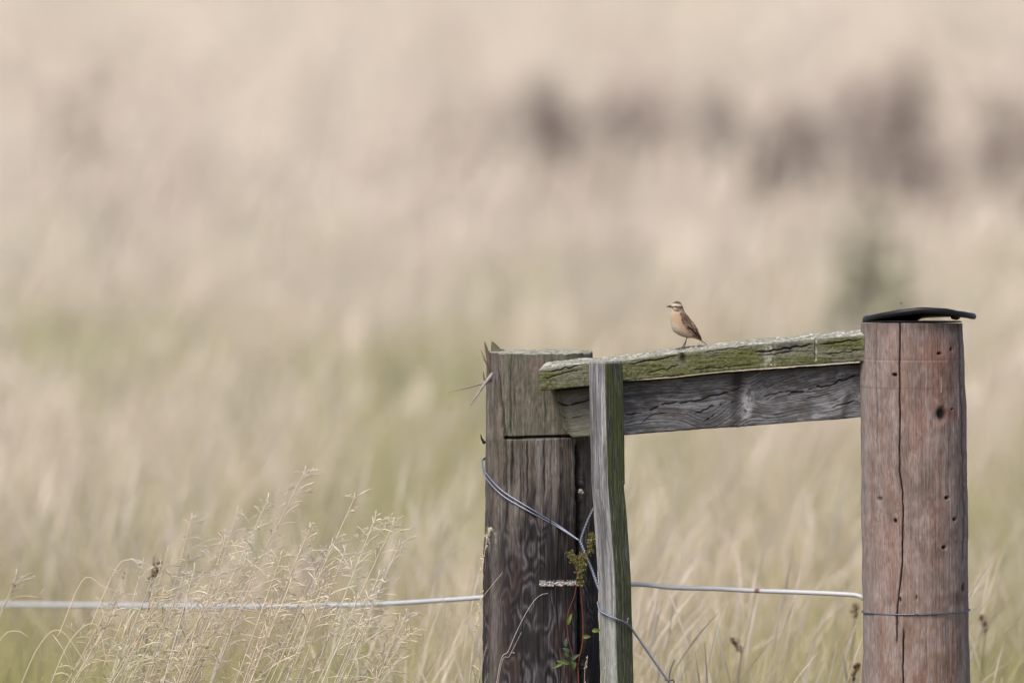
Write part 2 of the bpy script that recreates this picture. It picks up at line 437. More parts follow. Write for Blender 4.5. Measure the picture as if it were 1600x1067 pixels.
dm = sst(0, 1, (VV-755)/120 + (fbm(arc*.09, VV*.008, seed=64, o=3)-.5)*2.6 + .25*np.exp(-((arc-15)/45)**2))
dm = np.clip(dm + .5*sst(790, 840, VV), 0, 1)*(1 - .75*np.exp(-((arc+86)/16)**2)) * (1-.8*np.exp(-((arc+48)/8)**2)*(1-sst(840, 880, VV)))
c = c*(1 - .2*sst(686, 692, VV))[..., None]
c = mixc(c, dk, dm)
c = np.where(inn[..., None], mixc(mixc(A(118, 113, 101), A(98, 98, 80), fbm(U*.05, VV*.03, seed=65)), A(140, 132, 124), sst(.5, .7, fbm(U*.3, VV*.02, seed=66))*.5), c)
c = mixc(c, A(150, 128, 120), .6*np.exp(-((U-838)/16)**2)*np.exp(-((VV-572)/14)**2)*inn)
c = c*(.66+.68*fbm(arc*.28, VV*.09, seed=152, o=5))[..., None]
c = mixc(c, dark*.3, undercut_shade*.85)  # shadow line at the notch ledge, painted into the groove's colour
c = c*(.85 + .35*fine[..., None])
scar = sst(.35, .5, fbm(U*.5, VV*.35, seed=67))*(np.abs(VV-912) < 4)*(U > 843)*(U < 905)
lich = sst(.52, .66, fbm(U*.16, VV*.16, seed=68))*np.exp(-((U-767)/8)**2)*np.exp(-((VV-843)/16)**2)
c = mixc(c, A(190, 190, 165), lich*.9)
c = mixc(c, A(196, 190, 186), scar*.7)
c = mixc(c, dark*.12, np.clip(crack*1.3, 0, 1)); c = mixc(c, dark*.4, np.clip(thin, 0, 1)*.8)
post_l = finish_post('post', PX_, PY_, PZ_, c, (float(X(846)), LCY),
    lambda x, y: mixc(A(188, 188, 172), A(120, 122, 95), sst(.45, .7, fbm(x*90, y*90, seed=70))),
    lambda x, y: (fbm(x*60, y*60, seed=71)-.5)*.006, M_wood, fence)
post_l['label'] = 'left gate post, grey and splintered above, dark creosote stained below'

def post_child(mb, name, mat, parent, label=None):
    o = mb.build(name, mat, parent)
    if label: o['label'] = label
    return o
def shard(pts, w, th, col):
    """a splinter: flat tapering sliver"""
    mb = MB(); n = 9
    p = np.array([tuple(q) for q in pts]); s = np.linspace(0, 1, len(p)); t = np.linspace(0, 1, n)
    q = np.stack([np.interp(t, s, p[:, k]) for k in range(3)], -1)
    wd = w*(1 - t**(3 if w > .012 else 1.8)*.86)*(.85+.3*vn(t*9+w*999, 0, seed=9))
    C = np.array(col)[None, :]*(.7+.6*vn(t*14, w*555, seed=8))[:, None]
    mb.tube(q, wd/2, C, 6, flat=th); return mb
for pts, w_, th_, c_ in [
        ([P(784, 590, .16), P(778, 556, .17), P(769, 534, .18)], .034, .5, A(112, 110, 84)),
        ([P(790, 570, .2), P(789, 556, .2), P(776, 545, .2)], .03, .4, A(104, 104, 78)),
        ([P(769, 600, .12), P(765, 565, .12), P(757, 534, .12)], .014, .6, A(120, 104, 92)),
        ([P(766, 588, .10), P(760, 568, .09), P(751, 546, .08)], .006, .8, A(140, 128, 116)),
        ([P(768, 585, .10), P(762, 570, .10), P(754, 560, .09)], .004, .8, A(130, 118, 104)),
        ([P(768, 594, .08), P(752, 600, .06), P(700, 613, .02)], .007, .8, A(165, 155, 148)),
        ([P(770, 583, .08), P(757, 600, .06), P(734, 634, .03)], .010, .6, A(176, 170, 165)),
        ([P(760, 600, .1), P(756, 590, .1), P(755, 580, .1)], .008, .6, A(130, 118, 90)),
        ([P(757, 692, .12), P(753, 686, .11), P(751, 678, .10)], .008, .6, A(90, 82, 70)),
        ]:
    post_child(shard(pts, w_, th_, c_), 'splinter', M_wood, post_l)
mb = MB()
for i in range(90):
    u = random.uniform(844, 904); mb.blob(P(u, 912 + random.uniform(-2.6, 2.6) + (u-874)*-.02, .0185), random.uniform(.0009, .0030), np.array(random.choice([A(205, 200, 196), A(170, 165, 165), A(225, 222, 220)])), i, sq=(1.3, .7, 1))
post_child(mb, 'flaked_scar', M_crumb, post_l, 'pale horizontal scar of flaked wood')
mb = MB()
for i in range(8): mb.blob(P(908 + random.uniform(-3, 3), 769 + random.uniform(-3, 3), .035), random.uniform(.002, .004), A(165, 165, 150), i)
post_child(mb, 'lichen', M_crumb, post_l)

# ---- right post: reddish brown, one long crack, dark knot
RCY = 0.0
TH, VV, CX, RAD = cylinder_post(1425, 1433, 80, 84.5, RCY, 505, 400, None)
arc = TH*RAD*700
fine = fbm(arc*.35, VV*.012, seed=122, o=3); edge = fbm(arc*.015, VV*.01, seed=123, o=3)
U0 = 800 + (CX + np.sin(TH)*RAD)*700
front = (np.abs(TH) < 1.55)
cr = (groove(U0, VV, [(500, 1403), (735, 1403), (770, 1408), (880, 1408), (960, 1399), (1010, 1399)], .85, 480, 1000, wob=1.6)
      + groove(U0, VV, [(960, 1411), (1000, 1409), (1100, 1408)], .95, 985, 1500, wob=2))*front
thn = (groove(U0, VV, [(500, 1367), (1100, 1371)], 1.0, 480, 700)*.5 + groove(U0, VV, [(500, 1497), (720, 1503), (1100, 1512)], 1.6, 480, 880)*.8
       + groove(U0, VV, [(500, 1437), (1100, 1441)], .9, 700, 900)*.12)*front
def spot(u0, v0, a, b): return np.exp(-(((U0-u0)/a)**2+((VV-v0)/b)**2)**1.5)*front
holes = np.clip(spot(1468.5, 647, 7, 10) + spot(1395, 586, 3.4, 2.6) + spot(1485, 640, 1.8, 1.4) + spot(1478, 778, 3.2, 2.6)
        + spot(1490, 812, 2.6, 2.8) + spot(1474, 855, 3.4, 2.8) + spot(1396, 813, 2, 3) + spot(1466, 553, 3, 2) + spot(1484, 547, 2, 3)
        + spot(1507, 920, 3, 7)*.8 + spot(1405, 936, 1.6, 4)*.7 + spot(1430, 932, 1.5, 4)*.4 + spot(1372, 780, 4, 3)*.4, 0, 1)
dents = (fbm(arc*.035, VV*.022, seed=124, o=4)-.5)
step = -sst(845, 852, VV + (fbm(arc*.04, 0, seed=6)-.5)*8)*.5
disp = (edge-.5)*6 + (fine-.5)*1.2 + dents*2.6 - cr*7 - thn*2.5 - holes*6 + step
rr = RAD + disp/700
PX_ = CX + np.sin(TH)*rr; PY_ = RCY - np.cos(TH)*rr; PZ_ = Z(VV-3.8) - (PY_+.115)*.05*np.exp(-(VV-505)/30)
n1 = fbm(arc*.03, VV*.012, seed=130, o=4); n2 = fbm(arc*.2, VV*.006, seed=131, o=4); n3 = fbm(arc*.05, VV*.03, seed=132, o=4)
c = mixc(A(152, 130, 122), A(165, 148, 142), sst(.35, .7, n2))
c = mixc(c, A(172, 156, 149), sst(.48, .62, fbm(arc*.04, VV*.022, seed=150, o=5))*.6)
c = mixc(c, A(152, 122, 111), sst(.50, .68, n1)*.65)
c = mixc(c, A(112, 100, 92), sst(.5, .7, n3)*.45)
c = mixc(c, A(158, 126, 106), sst(800, 1000, VV)*sst(.4, .6, n3)*.45)
edgeg = np.clip(np.exp(-((arc+105)/42)**2) + np.exp(-((arc-112)/30)**2), 0, 1)
c = mixc(c, A(158, 152, 152), edgeg*.75*sst(.25, .6, n2))
c = mixc(c, A(148, 110, 98), np.clip(spot(1462, 610, 34, 60)*.6*sst(.3, .6, n3) + spot(1462, 553, 30, 24)*.6 + spot(1484, 648, 14, 10)*.8, 0, 1))
lines = (np.abs(VV-565 + (fine-.5)*2) < 1)*(U0 < 1480)*.35 + (np.abs(VV-607+(fine-.5)*3) < 1.2)*-.0
c = mixc(c, A(196, 180, 170), np.clip(lines, 0, 1)*front)
c = mixc(c, A(105, 90, 84), ((np.abs(VV-607+(fine-.5)*3) < 1.2)*.4 + (np.abs(VV-562) < 1)*.25)*front)
wst = (np.exp(-((U0-1495)/.8)**2)*(VV > 600)*(VV < 656) + np.exp(-((U0-1468)/1.0)**2)*(VV > 590)*(VV < 613)*.8)*front
c = mixc(c, A(214, 204, 198), wst*.8)
web = sst(.965, .995, 1-np.abs(2*fbm(arc*.045, VV*.028, seed=141, o=3)-1))
c = mixc(c, A(180, 160, 150), web*.45*sst(.4, .6, fbm(arc*.02, VV*.02, seed=142)))
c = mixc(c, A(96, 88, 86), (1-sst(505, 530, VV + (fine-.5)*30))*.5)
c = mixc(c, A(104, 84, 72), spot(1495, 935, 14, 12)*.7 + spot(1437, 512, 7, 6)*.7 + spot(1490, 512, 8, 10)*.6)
c = c*(.90+.2*fine[..., None])*(.74+.5*fbm(arc*.16, VV*.08, seed=151, o=5))[..., None]
c = mixc(c, A(30, 18, 15), np.clip(cr*1.2 + holes*1.2, 0, 1)); c = mixc(c, A(60, 46, 42), np.clip(thn, 0, 1)*.8)
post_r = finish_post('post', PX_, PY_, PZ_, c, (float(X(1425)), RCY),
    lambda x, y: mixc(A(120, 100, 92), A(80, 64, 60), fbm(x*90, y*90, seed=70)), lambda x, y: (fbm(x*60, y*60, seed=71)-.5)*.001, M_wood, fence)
post_r['label'] = 'right post, round reddish brown timber with a long crack under a black cap'

# rubber cap: a bent disc on a flat pad
def disc(name, zfun, rad, cx, cy, thick, mat, parent, nr=26, na=96, sx=1.0):
    V = []; C = []
    rads = np.concatenate([np.linspace(0.02, .96, nr), [.985, 1.0]]); lift = np.concatenate([np.zeros(nr), [.12, .38]])
    ang = np.linspace(0, 2*math.pi, na, endpoint=False)
    rows = []
    for side in (1, -1):
        seq = list(zip(rads, lift)); seq = seq if side == 1 else seq[::-1]
        for r, l in seq:
            x = rad*r*np.cos(ang)*sx; y = rad*r*np.sin(ang)
            z = zfun(x, y) + side*thick*(.5-l)
            rows.append(np.stack([cx+x, cy+y, z], -1))
    rows = np.array(rows); V = rows.transpose(1, 0, 2)
    me = make_mesh(name, V.reshape(-1, 3), grid_faces(na, len(rows), True), np.broadcast_to(A(16, 16, 22), (V.shape[0]*V.shape[1], 3))*(.8+.4*fbm(V[..., 0].ravel()*40, V[..., 1].ravel()*40, seed=4))[:, None])
    o = link(name, me, mat, parent); return o
ccx = float(X(1436.5))
def capz(x, y):
    # warped: front rim lifted, back rim sagging on to the post
    u = 1436.5 + x*700
    fr_ = interp(u, [(1348, 498), (1356, 493.5), (1372, 488.5), (1400, 484), (1437, 482), (1475, 484), (1510, 489), (1526, 493)])
    bk_ = interp(u, [(1348, 500), (1372, 504), (1400, 507), (1425, 506.5), (1442, 499.5), (1485, 498), (1510, 497), (1526, 496)])
    t = (y/.127+1)/2; bk_ = bk_ - 3.2*sst(1430, 1450, u)*(1-sst(1500, 1520, u)); fr_ = fr_ - 1.5*sst(1400, 1440, u)*(1-sst(1480, 1500, u))
    return Z(fr_*(1-t) + bk_*t)
disc('cap', capz, .127, ccx, RCY, .0135, M_rubber, post_r)['label'] = 'warped black rubber cap'
disc('cap_pad', lambda x, y: Z(498.6) - (y+.115)*.05, .112, float(X(1425)), RCY, .0035, M_rubber, post_r, nr=8)
mb = MB()
mb.blob((float(X(1490)), -.06, float(Z(494))), .0085, A(20, 20, 26), 3, sq=(1.2, 1, .8))
mb.build('spacer', M_rubber, post_r)
mb = MB()
npz = P(1408, 474, -.02)
mb.tube([npz + Vector((0.0, 0, -.036)), npz], [.0011, .0011], A(150, 150, 158), 8)
mb.tube([npz, npz + Vector((0, 0, .0012)), npz + Vector((0, 0, .0016))], [.0030, .0032, .001], A(90, 90, 95), 10)
mb.build('nail', M_metal, post_r)
mb = MB()
for u in (1453, 1456, 1460, 1476, 1489, 1494):
    q = P(u, 482, -.01); mb.blob(Vector((q.x, 0, capz(np.array(q.x-ccx), np.array(0.0)) + .005)), random.uniform(.0012, .0026), A(200, 200, 196), u)
mb.build('lichen', M_crumb, post_r)

# ---- boards: loft of a rounded rectangle along u
def board(name, us, ftop, fbot, yf, yb, tilt, colfn, dispfn, mat, parent, nf=70, nt_=40, ends=None, back_roll=0):
    rc = .004
    def sect():
        q = []
        for a in np.linspace(0, 1, nf): q.append((0, a, 'f'))
        for a in np.linspace(0, 1, nt_)[1:-1]: q.append((a, 1, 't'))
        for a in np.linspace(1, 0, 14): q.append((1, a, 'b'))
        for a in np.linspace(1, 0, 10)[1:-1]: q.append((a, 0, 'o'))
        return q
    q = sect(); A_ = np.array([s[0] for s in q]); B_ = np.array([s[1] for s in q]); kind = np.array([s[2] for s in q])
    U, AA = np.meshgrid(us, A_, indexing='ij'); _, BB = np.meshgrid(us, B_, indexing='ij')
    vt, vb = ftop(U), fbot(U)
    vv = vb + (vt-vb)*BB
    # round the long edges
    h = np.abs(vb-vt)/700; D = yb-yf
    ez = np.minimum(BB, 1-BB)*h; ey = np.minimum(AA, 1-AA)*D
    y = yf + D*AA; z = Z(vv) + tilt*AA*(BB)
    e = np.clip(1-ez/rc, 0, 1)**2*np.where(kind == 'f', 1, 0); y = y + e*rc*.45
    e2 = np.clip(1-ey/rc, 0, 1)**2*np.where(kind == 't', 1, 0); z = z - e2*rc*.45
    e3 = ((ey < 1e-9) & (BB >= .999))
    z = np.where(e3, z-rc*.5, z); 
    Vd = dispfn(U, vv, AA, kind)
    y = y + np.where(kind == 'f', Vd, 0)/700
    z = z - np.where(kind == 't', Vd, 0)/700 + np.where(kind == 'o', Vd, 0)/700
    if ends is not None: Ush = ends(U, vv, AA)
    else: Ush = U
    V = np.stack([X(Ush), y, z], -1)
    C = colfn(U, vv, AA, kind)
    nu, nq = U.shape
    VV_ = V.reshape(-1, 3); F = [grid_faces(nq, nu, True)]
    # grid_faces wants (closed, open): transpose
    VV_ = V.transpose(1, 0, 2).reshape(-1, 3); CC = C.transpose(1, 0, 2).reshape(-1, 3)
    n0 = len(VV_); VL = [VV_]; CL = [CC]
    for end in (0, nu-1):
        idx = np.arange(nq)*nu + end; ctr = VV_[idx].mean(0); prev = idx
        for s in (.25, .5, .75, .999):
            a = VV_[idx]*(1-s) + ctr*s; cur = n0 + np.arange(nq); n0 += nq
            VL.append(a); CL.append(CC[idx]*(.9 - .3*vn(a[:, 1]*300, a[:, 2]*300, seed=5))[:, None])
            f = np.stack([prev, cur, np.roll(cur, -1), np.roll(prev, -1)], -1)
            F.append(f if end else f[:, ::-1]); prev = cur
    me = make_mesh(name, np.vstack(VL), np.vstack(F)[:, ::-1], np.vstack(CL))
    o = link(name, me, mat, parent)
    if parent: o.location = -Vector(parent.location)
    return o

# rail (mossy, on top)
rt = lambda U: interp(U, [(838, 577), (850, 573.5), (880, 569.5), (914, 566), (970, 562), (1065, 548.5), (1140, 540), (1205, 533.5), (1280, 527), (1360, 520.5)])
rb = lambda U: interp(U, [(838, 606), (846, 609.5), (914, 602), (974, 594), (1065, 585), (1145, 577), (1345, 563), (1360, 562)])
def rail_crack(U, V):
    s = (V - rt(U))
    k = 0
    for (a, b, u0, u1, w_, am) in [(8, 2, 860, 915, .9, .8), (17, 10, 848, 905, .8, .7), (8, 6, 985, 1060, .9, .8), (24, 22, 1010, 1060, .8, .6), (14, 9, 1180, 1270, 1.2, 1), (20, 16, 1195, 1240, .8, .7),
                               (11, 7, 1280, 1345, 1.0, .9), (27, 24, 1290, 1345, .8, .6), (29, 33, 1080, 1180, .7, .5), (5, 3, 1100, 1170, .7, .5)]:
        line = a + (b-a)*(U-u0)/(u1-u0) + (fbm(U*.12, a, seed=3)-.5)*5
        k = k + am*np.exp(-((s-line)/w_)**2)*sst(u0-4, u0+8, U)*(1-sst(u1-12, u1+4, U))
    k = k + np.exp(-((U-1066-(s-6)*.25)/4.5)**2)*np.exp(-((s-9)/9)**2)*1.1 + np.exp(-((U-1273)/1.0)**2)*(s < 34)*.5
    return np.clip(k, 0, 1.2)
def rail_disp(U, V, Aa, kd):
    g_ = fbm(U*.02, V*.35, Aa*6, seed=201, o=4); l_ = fbm(U*.03, V*.03, Aa*3, seed=202)
    return (g_-.5)*1.7 + (l_-.5)*4 + rail_crack(U, V)*5*(kd == 'f') + (fbm(U*.25, V*.25, Aa*40, seed=203, o=2)-.5)*1.6
def rail_col(U, V, Aa, kd):
    s = V - rt(U)
    g_ = fbm(U*.035, V*.45, seed=210, o=4); sp = fbm(U*.28, V*.28, Aa*30, seed=211, o=3); la = fbm(U*.018, V*.06, seed=212, o=3)
    c = mixc(A(106, 107, 76), A(132, 134, 96), sst(.35, .7, sp))
    c = mixc(c, A(112, 116, 66), sst(.45, .6, fbm(U*.03, V*.12, seed=219))*.6)
    c = mixc(c, A(80, 82, 64), sst(.5, .75, g_)*.5)
    c = mixc(c, A(140, 138, 126), sst(.52, .7, la)*.55)
    c = mixc(c, A(95, 98, 96), np.exp(-((U-1232)/20)**2)*(s < 18)*.8)
    c = mixc(c, A(202, 204, 188), np.clip(np.exp(-((U-1204-(fbm(V*.2, 0, seed=1)-.5)*10)/5)**2)*.75*sst(.3, .6, sp) + np.exp(-((U-1196)/3)**2)*.4, 0, 1))
    c = mixc(c, A(225, 225, 215), np.exp(-((U-1274)/1.3)**2)*(s < 36)*(s > 2)*.8*sst(.3, .5, sp))
    c = mixc(c, A(168, 168, 156), (1-sst(1, 7, s))*.55)
    topc = mixc(A(178, 178, 164), A(120, 124, 96), sst(.45, .7, sp)); topc = mixc(topc, A(222, 220, 210), sst(.55, .7, fbm(U*.09, Aa*12, seed=214)))
    isn = ((kd == 't') | (Aa > .98))[..., None] if kd.ndim == 2 else (kd == 't')[None, :, None]
    c = np.where(isn, topc, c)
    c = mixc(c, A(38, 38, 28), np.clip(rail_crack(U, V), 0, 1)*.85*(kd == 'f'))
    return c
rail = board('rail', np.arange(841, 1352, .9), rt, rb, -.042, .044, .007, rail_col, rail_disp, M_mossy, fence, nf=60, nt_=60,
    ends=lambda U, V, Aa: np.maximum(U, 841 + Aa*14 + (V-575)*.12))
rail['label'] = 'mossy green top rail with a pale weathered upper side'
mb = MB()
for u in [944, 962, 980, 984, 996, 1006, 1012, 1080, 1088, 1094, 1152, 1160, 1198, 1214, 1216, 1232, 1237, 1258, 1262, 1268, 1283, 1290, 1296, 1303, 1312, 1318, 1324, 1331]:
    yy = random.uniform(-.03, .035); zz = float(Z(rt(np.array(u)))) + .007*(yy+.042)/.086
    mb = MB(); mb.blob((float(X(u)), yy, zz + .001), random.uniform(.0016, .0036), np.array(random.choice([A(228, 228, 224), A(206, 190, 175), A(240, 240, 238)])), u, sq=(1.4, 1, .8)); mb.build('crumb', M_crumb, rail)

# grey plank below
pt = lambda U: rb(U) + interp(U, [(860, 3), (975, 3), (1010, 4.5), (1345, 5), (1360, 5)])
pb = lambda U: interp(U, [(866, 650), (880, 680), (892, 683.5), (978, 680), (1080, 671), (1200, 663.5), (1345, 651.5), (1360, 650)])
def plank_warp(U, V):
    s = (V - pt(U))/(pb(U)-pt(U))*80
    kn = np.exp(-(((U-1170)/26)**2+((s-44)/34)**2))
    k2 = np.exp(-(((U-1335)/22)**2+((s-46)/26)**2))
    k3 = np.exp(-(((U-1105)/30)**2+((s-70)/26)**2))
    return s, kn, k2, k3
def plank_grain(U, V):
    s, kn, k2, k3 = plank_warp(U, V)
    ph = s + .06*(U-1000) + 4*np.sin((U-900)*.021) + (fbm(U*.009, s*.02, seed=301, o=3)-.5)*15 + kn*17*np.sign(s-44) + k2*13 - k3*15
    return ph
def plank_crack(U, V):
    s, kn, k2, k3 = plank_warp(U, V); k = 0
    for pts, w_, am in [([(868, 30), (915, 22), (930, 21)], 1.4, 1), ([(868, 50), (915, 47)], .8, .5), ([(975, 50), (1010, 48), (1040, 38), (1060, 36)], 1.2, .9), ([(1060, 40), (1095, 36), (1130, 30), (1160, 24)], 1.1, .9),
                         ([(1000, 66), (1020, 52), (1045, 50)], .9, .5), ([(1085, 58), (1110, 48), (1150, 42), (1165, 40)], 1.1, .8), ([(1100, 70), (1110, 63), (1118, 58)], 1.2, .8), ([(1190, 40), (1220, 34), (1255, 33)], .9, .6),
                         ([(1230, 38), (1290, 30), (1320, 22), (1345, 18)], 1.2, 1), ([(1190, 28), (1230, 14), (1260, 12)], .8, .5), ([(1300, 62), (1330, 58), (1345, 48)], 1, .6), ([(1240, 50), (1300, 42)], .7, .4)]:
        p = np.array(pts, float); line = np.interp(U, p[:, 0], p[:, 1]) + (fbm(U*.09, p[0, 1], seed=3, o=5)-.5)*6
        k = k + am*sst(.25, .45, fbm(U*.10, line*.1 + p[0, 1], seed=33))*np.exp(-((s-line)/(w_*.8))**2)*sst(p[0, 0]-2, p[0, 0]+8, U)*(1-sst(p[-1, 0]-10, p[-1, 0]+2, U))
    return np.clip(k, 0, 1.2)
def plank_disp(U, V, Aa, kd):
    ph = plank_grain(U, V)
    return (fbm(ph*.55, U*.004, seed=310, o=3)-.5)*1.3 + (fbm(U*.02, V*.03, Aa*2, seed=311)-.5)*3 + plank_crack(U, V)*6*(kd == 'f')
def plank_col(U, V, Aa, kd):
    s, kn, k2, k3 = plank_warp(U, V); ph = plank_grain(U, V)
    f1 = fbm(ph*.95, U*.010, seed=320, o=3)*.75 + .25*fbm(U*.15, V*.6, seed=325, o=2); f2 = fbm(ph*.12, U*.02, seed=321, o=3); mot = fbm(U*.05, V*.09, seed=322, o=3)
    c = mixc(A(84, 85, 88), A(150, 150, 154), sst(.32, .72, f1))
    c = mixc(c, A(176, 177, 182), sst(.5, .8, f2)*sst(.35, .6, mot)*.65)
    c = mixc(c, A(92, 84, 78), (1-sst(.3, .5, mot))*.5)
    c = mixc(c, A(58, 56, 58), np.clip(k3*.6*(U < 1130) + np.exp(-((U-1150-(s-40)*-.1)/8)**2)*.75 + np.exp(-((U-1322-(60-s)*.25)/6)**2)*sst(25, 45, s)*.7 + np.exp(-((U-1150)/14)**2)*(s < 20)*.5, 0, 1))
    c = mixc(c, A(190, 190, 196), np.exp(-(((U-1168-(s-46)*-.1)/9)**2+((s-46)/26)**2)**2)*sst(.3, .55, fbm(U*.2, V*.12, seed=323))*.85)
    lft = 1-sst(915, 935, U)
    c = mixc(c, mixc(A(112, 108, 98), A(128, 128, 108), sst(45, 70, s)), lft*.8)
    c = mixc(c, A(80, 84, 56), lft*np.exp(-((U-872-(s)*.22)/5)**2)*.7)
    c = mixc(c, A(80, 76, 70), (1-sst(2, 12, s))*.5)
    c = mixc(c, A(18, 17, 18), np.clip(plank_crack(U, V), 0, 1)*.9*(kd == 'f'))
    return c
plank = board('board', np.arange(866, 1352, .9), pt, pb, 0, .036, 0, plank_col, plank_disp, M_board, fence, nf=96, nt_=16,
    ends=lambda U, V, Aa: np.maximum(U, 868 + np.clip((V-612)/55, 0, 1)*12 + np.clip((V-662)/22, 0, 1)**2*16))
plank['label'] = 'silver grey board under the mossy rail, with dark wavy cracks'

# ---- stake: square batten set cornerwise in front
def stake_obj():
    side = .0555; vs = np.concatenate([np.arange(561, 1110, .9), np.linspace(1111, 1420, 40)])
    per = []
    nf = 60
    corners = [(-1, -1), (1, -1), (1, 1), (-1, 1)]
    for k in range(4):
        a, b = np.array(corners[k], float), np.array(corners[(k+1) % 4], float)
        m = nf if k in (0, 3) else 14
        for t in np.linspace(0, 1, m, endpoint=False):
            p = a*(1-t)+b*t; r = 1 - .05*max(0, (abs(p[0])+abs(p[1])-1.85)/.15); per.append((p[0]*r, p[1]*r, k, t))
    per = np.array(per)
    Q, VV = np.meshgrid(np.arange(len(per)), vs, indexing='ij')
    px, py, k, t = per[Q, 0], per[Q, 1], per[Q, 2], per[Q, 3]
    # local x,y faces: k=0 faces -y (becomes right-front face), k=3 faces -x (becomes left-front)
    gr = fbm(np.where(k % 2 == 0, px, py)*12 + k*5, VV*.012, seed=401, o=5); lo = fbm(k*7 + px*.8, VV*.012, seed=402)
    hh = side/2
    dsp = 1 - (gr-.5)*.07 - (lo-.5)*.09 + np.exp(-(VV-561)/3)*-.05
    ang = R(43)
    x0, y0 = px*hh*dsp, py*hh*dsp
    x0 = np.where((x0 > 0) & (VV > 749 + (gr-.5)*14), x0*.86, x0)
    xr = x0*math.cos(ang) - y0*math.sin(ang); yr = x0*math.sin(ang) + y0*math.cos(ang)
    cu = interp(VV, [(560, 945), (750, 950), (900, 961), (1067, 965.5), (1425, 975)])
    top = (1-sst(561, 575, VV))*0
    Vx = X(cu) + xr; Vy = -.090 + yr; Vz = Z(VV) + (VV < 562)*(gr-.5)*.004
    isl = (k == 3); s = np.where(isl, py, px)
    fg = fbm(s*13 + k*3, VV*.011, seed=410, o=5); fs = fbm(s*26, VV*.05, seed=411, o=3); bl = fbm(s*1.5, VV*.014, seed=412, o=3)
    cl = mixc(A(100, 100, 103), A(168, 169, 172), sst(.3, .75, fg)); cl = mixc(cl, A(196, 198, 200), sst(.5, .75, fbm(s*3 + 4, VV*.006, seed=413))*.8*sst(.1, -.5, s)); cl = mixc(cl, A(92, 92, 100), sst(.5, .7, bl)*.5*(VV < 760))
    cl = mixc(cl, A(176, 182, 168), sst(900, 1000, VV)*.45); cl = cl*(.68+.64*fbm(s*9, VV*.07, seed=414, o=4))[..., None]
    crr = mixc(A(70, 74, 58), A(112, 116, 96), sst(.4, .7, fs)); crr = mixc(crr, A(92, 100, 58), sst(.38, .62, bl)*(1-.7*sst(740, 800, VV)))
    crr = mixc(crr, A(104, 106, 66), sst(.55, 1.0, s)*.7); crr = crr*(.8+.5*fs[..., None]); crr = mixc(crr, A(60, 66, 52), sst(.5, .7, fg)*.5)
    crr = mixc(crr, A(140, 148, 138), np.exp(-((VV-860)/22)**2)*np.exp(-((s-.5)/.3)**2)*.6*sst(.35, .6, fs))
    C = np.where(isl[..., None], cl, crr); C = mixc(C, A(168, 166, 158), (VV < 564)*.8)
    nq, nv = VV.shape
    V = np.stack([Vx, Vy, Vz], -1).reshape(-1, 3); F = [grid_faces(nq, nv, True)]; VL = [V]; CL = [C.reshape(-1, 3)]; n0 = len(V)
    idx = np.arange(nq)*nv; ctr = V[idx].mean(0); prev = idx
    for s_ in (.15, .4, .7, .999):
        a = V[idx]*(1-s_)+ctr*s_; a[:, 2] += .002*min(1, s_*4)*(vn(a[:, 0]*200, a[:, 1]*200, seed=2)); cur = n0+np.arange(nq); n0 += nq
        VL.append(a); CL.append(np.broadcast_to(A(172, 170, 160), a.shape)); F.append(np.stack([prev, cur, np.roll(cur, -1), np.roll(prev, -1)], -1)); prev = cur
    o = link('stake', make_mesh('stake', np.vstack(VL), np.vstack(F), np.vstack(CL)), M_wood, fence)
    o.location = -Vector(fence.location)
    return o
stake = stake_obj(); stake['label'] = 'narrow square stake set cornerwise, pale grey left face and mossy right face'

# ================================================================ WIRES AND ROPE
def smooth_path(pts, n):
    p = np.array([tuple(q) for q in pts], float); s = np.r_[0, np.cumsum(np.linalg.norm(np.diff(p, axis=0), axis=1))]
    # catmull-rom
    out = []; tt = np.linspace(0, s[-1], n)
    pp = np.vstack([2*p[0]-p[1], p, 2*p[-1]-p[-2]])
    for t in tt:
        i = min(len(p)-2, max(0, np.searchsorted(s, t, 'right')-1)); f = (t-s[i])/(s[i+1]-s[i])
        a, b, c_, d = pp[i], pp[i+1], pp[i+2], pp[i+3]
        out.append(.5*((2*b) + (c_-a)*f + (2*a-5*b+4*c_-d)*f*f + (3*b-a-3*c_+d)*f**3))
    return np.array(out)
def twist(mb, path, r, pitch, col, ph0=0):
    t = np.gradient(path, axis=0); t /= np.linalg.norm(t, axis=1)[:, None]
    s = np.r_[0, np.cumsum(np.linalg.norm(np.diff(path, axis=0), axis=1))]
    a = np.cross(t, [0, 1., 0]); a /= np.linalg.norm(a, axis=1)[:, None]; b = np.cross(t, a)
    for k in (0, math.pi):
        ph = s/pitch*2*math.pi + k + ph0
        mb.tube(path + r*(np.cos(ph)[:, None]*a + np.sin(ph)[:, None]*b), r*1.25, col, 8)
WC = A(150, 158, 180)*1.1
def around_left(u, v, lift=.0025):
    th = math.asin(max(-1, min(1, (u-845.5)/ (89.5)))); r = 89.5/700 + lift
    return (float(X(845.5)) + math.sin(th)*r, LCY - math.cos(th)*r, float(Z(v)))
wire = empty('wire', (float(X(905)), .02, float(Z(845))))
tag(wire, 'blue grey galvanised twisted wire slung round the left post and past the stake', 'wire')
def wchild(mb, name): o = mb.build(name, M_metal, wire); o.location = -Vector(wire.location); return o
mb = MB()
for (dv, ext) in ((0, 0), (7, 1)):
    pts = [(float(X(768)), .24, float(Z(722+dv))), (float(X(754.2)), .17, float(Z(724+dv*.2))), around_left(757.5, 737+dv*1.0), around_left(768, 752+dv*1.1), around_left(790, 772+dv*1.0), around_left(830, 796+dv*.8), around_left(870, 821+dv*.4), (float(X(905)), -.004, float(Z(844.5)))]
    mb.tube(smooth_path(pts, 90), .0017, WC, 8)
wchild(mb, 'strand')
mb = MB(); J = (float(X(906.5)), -.006, float(Z(845)))
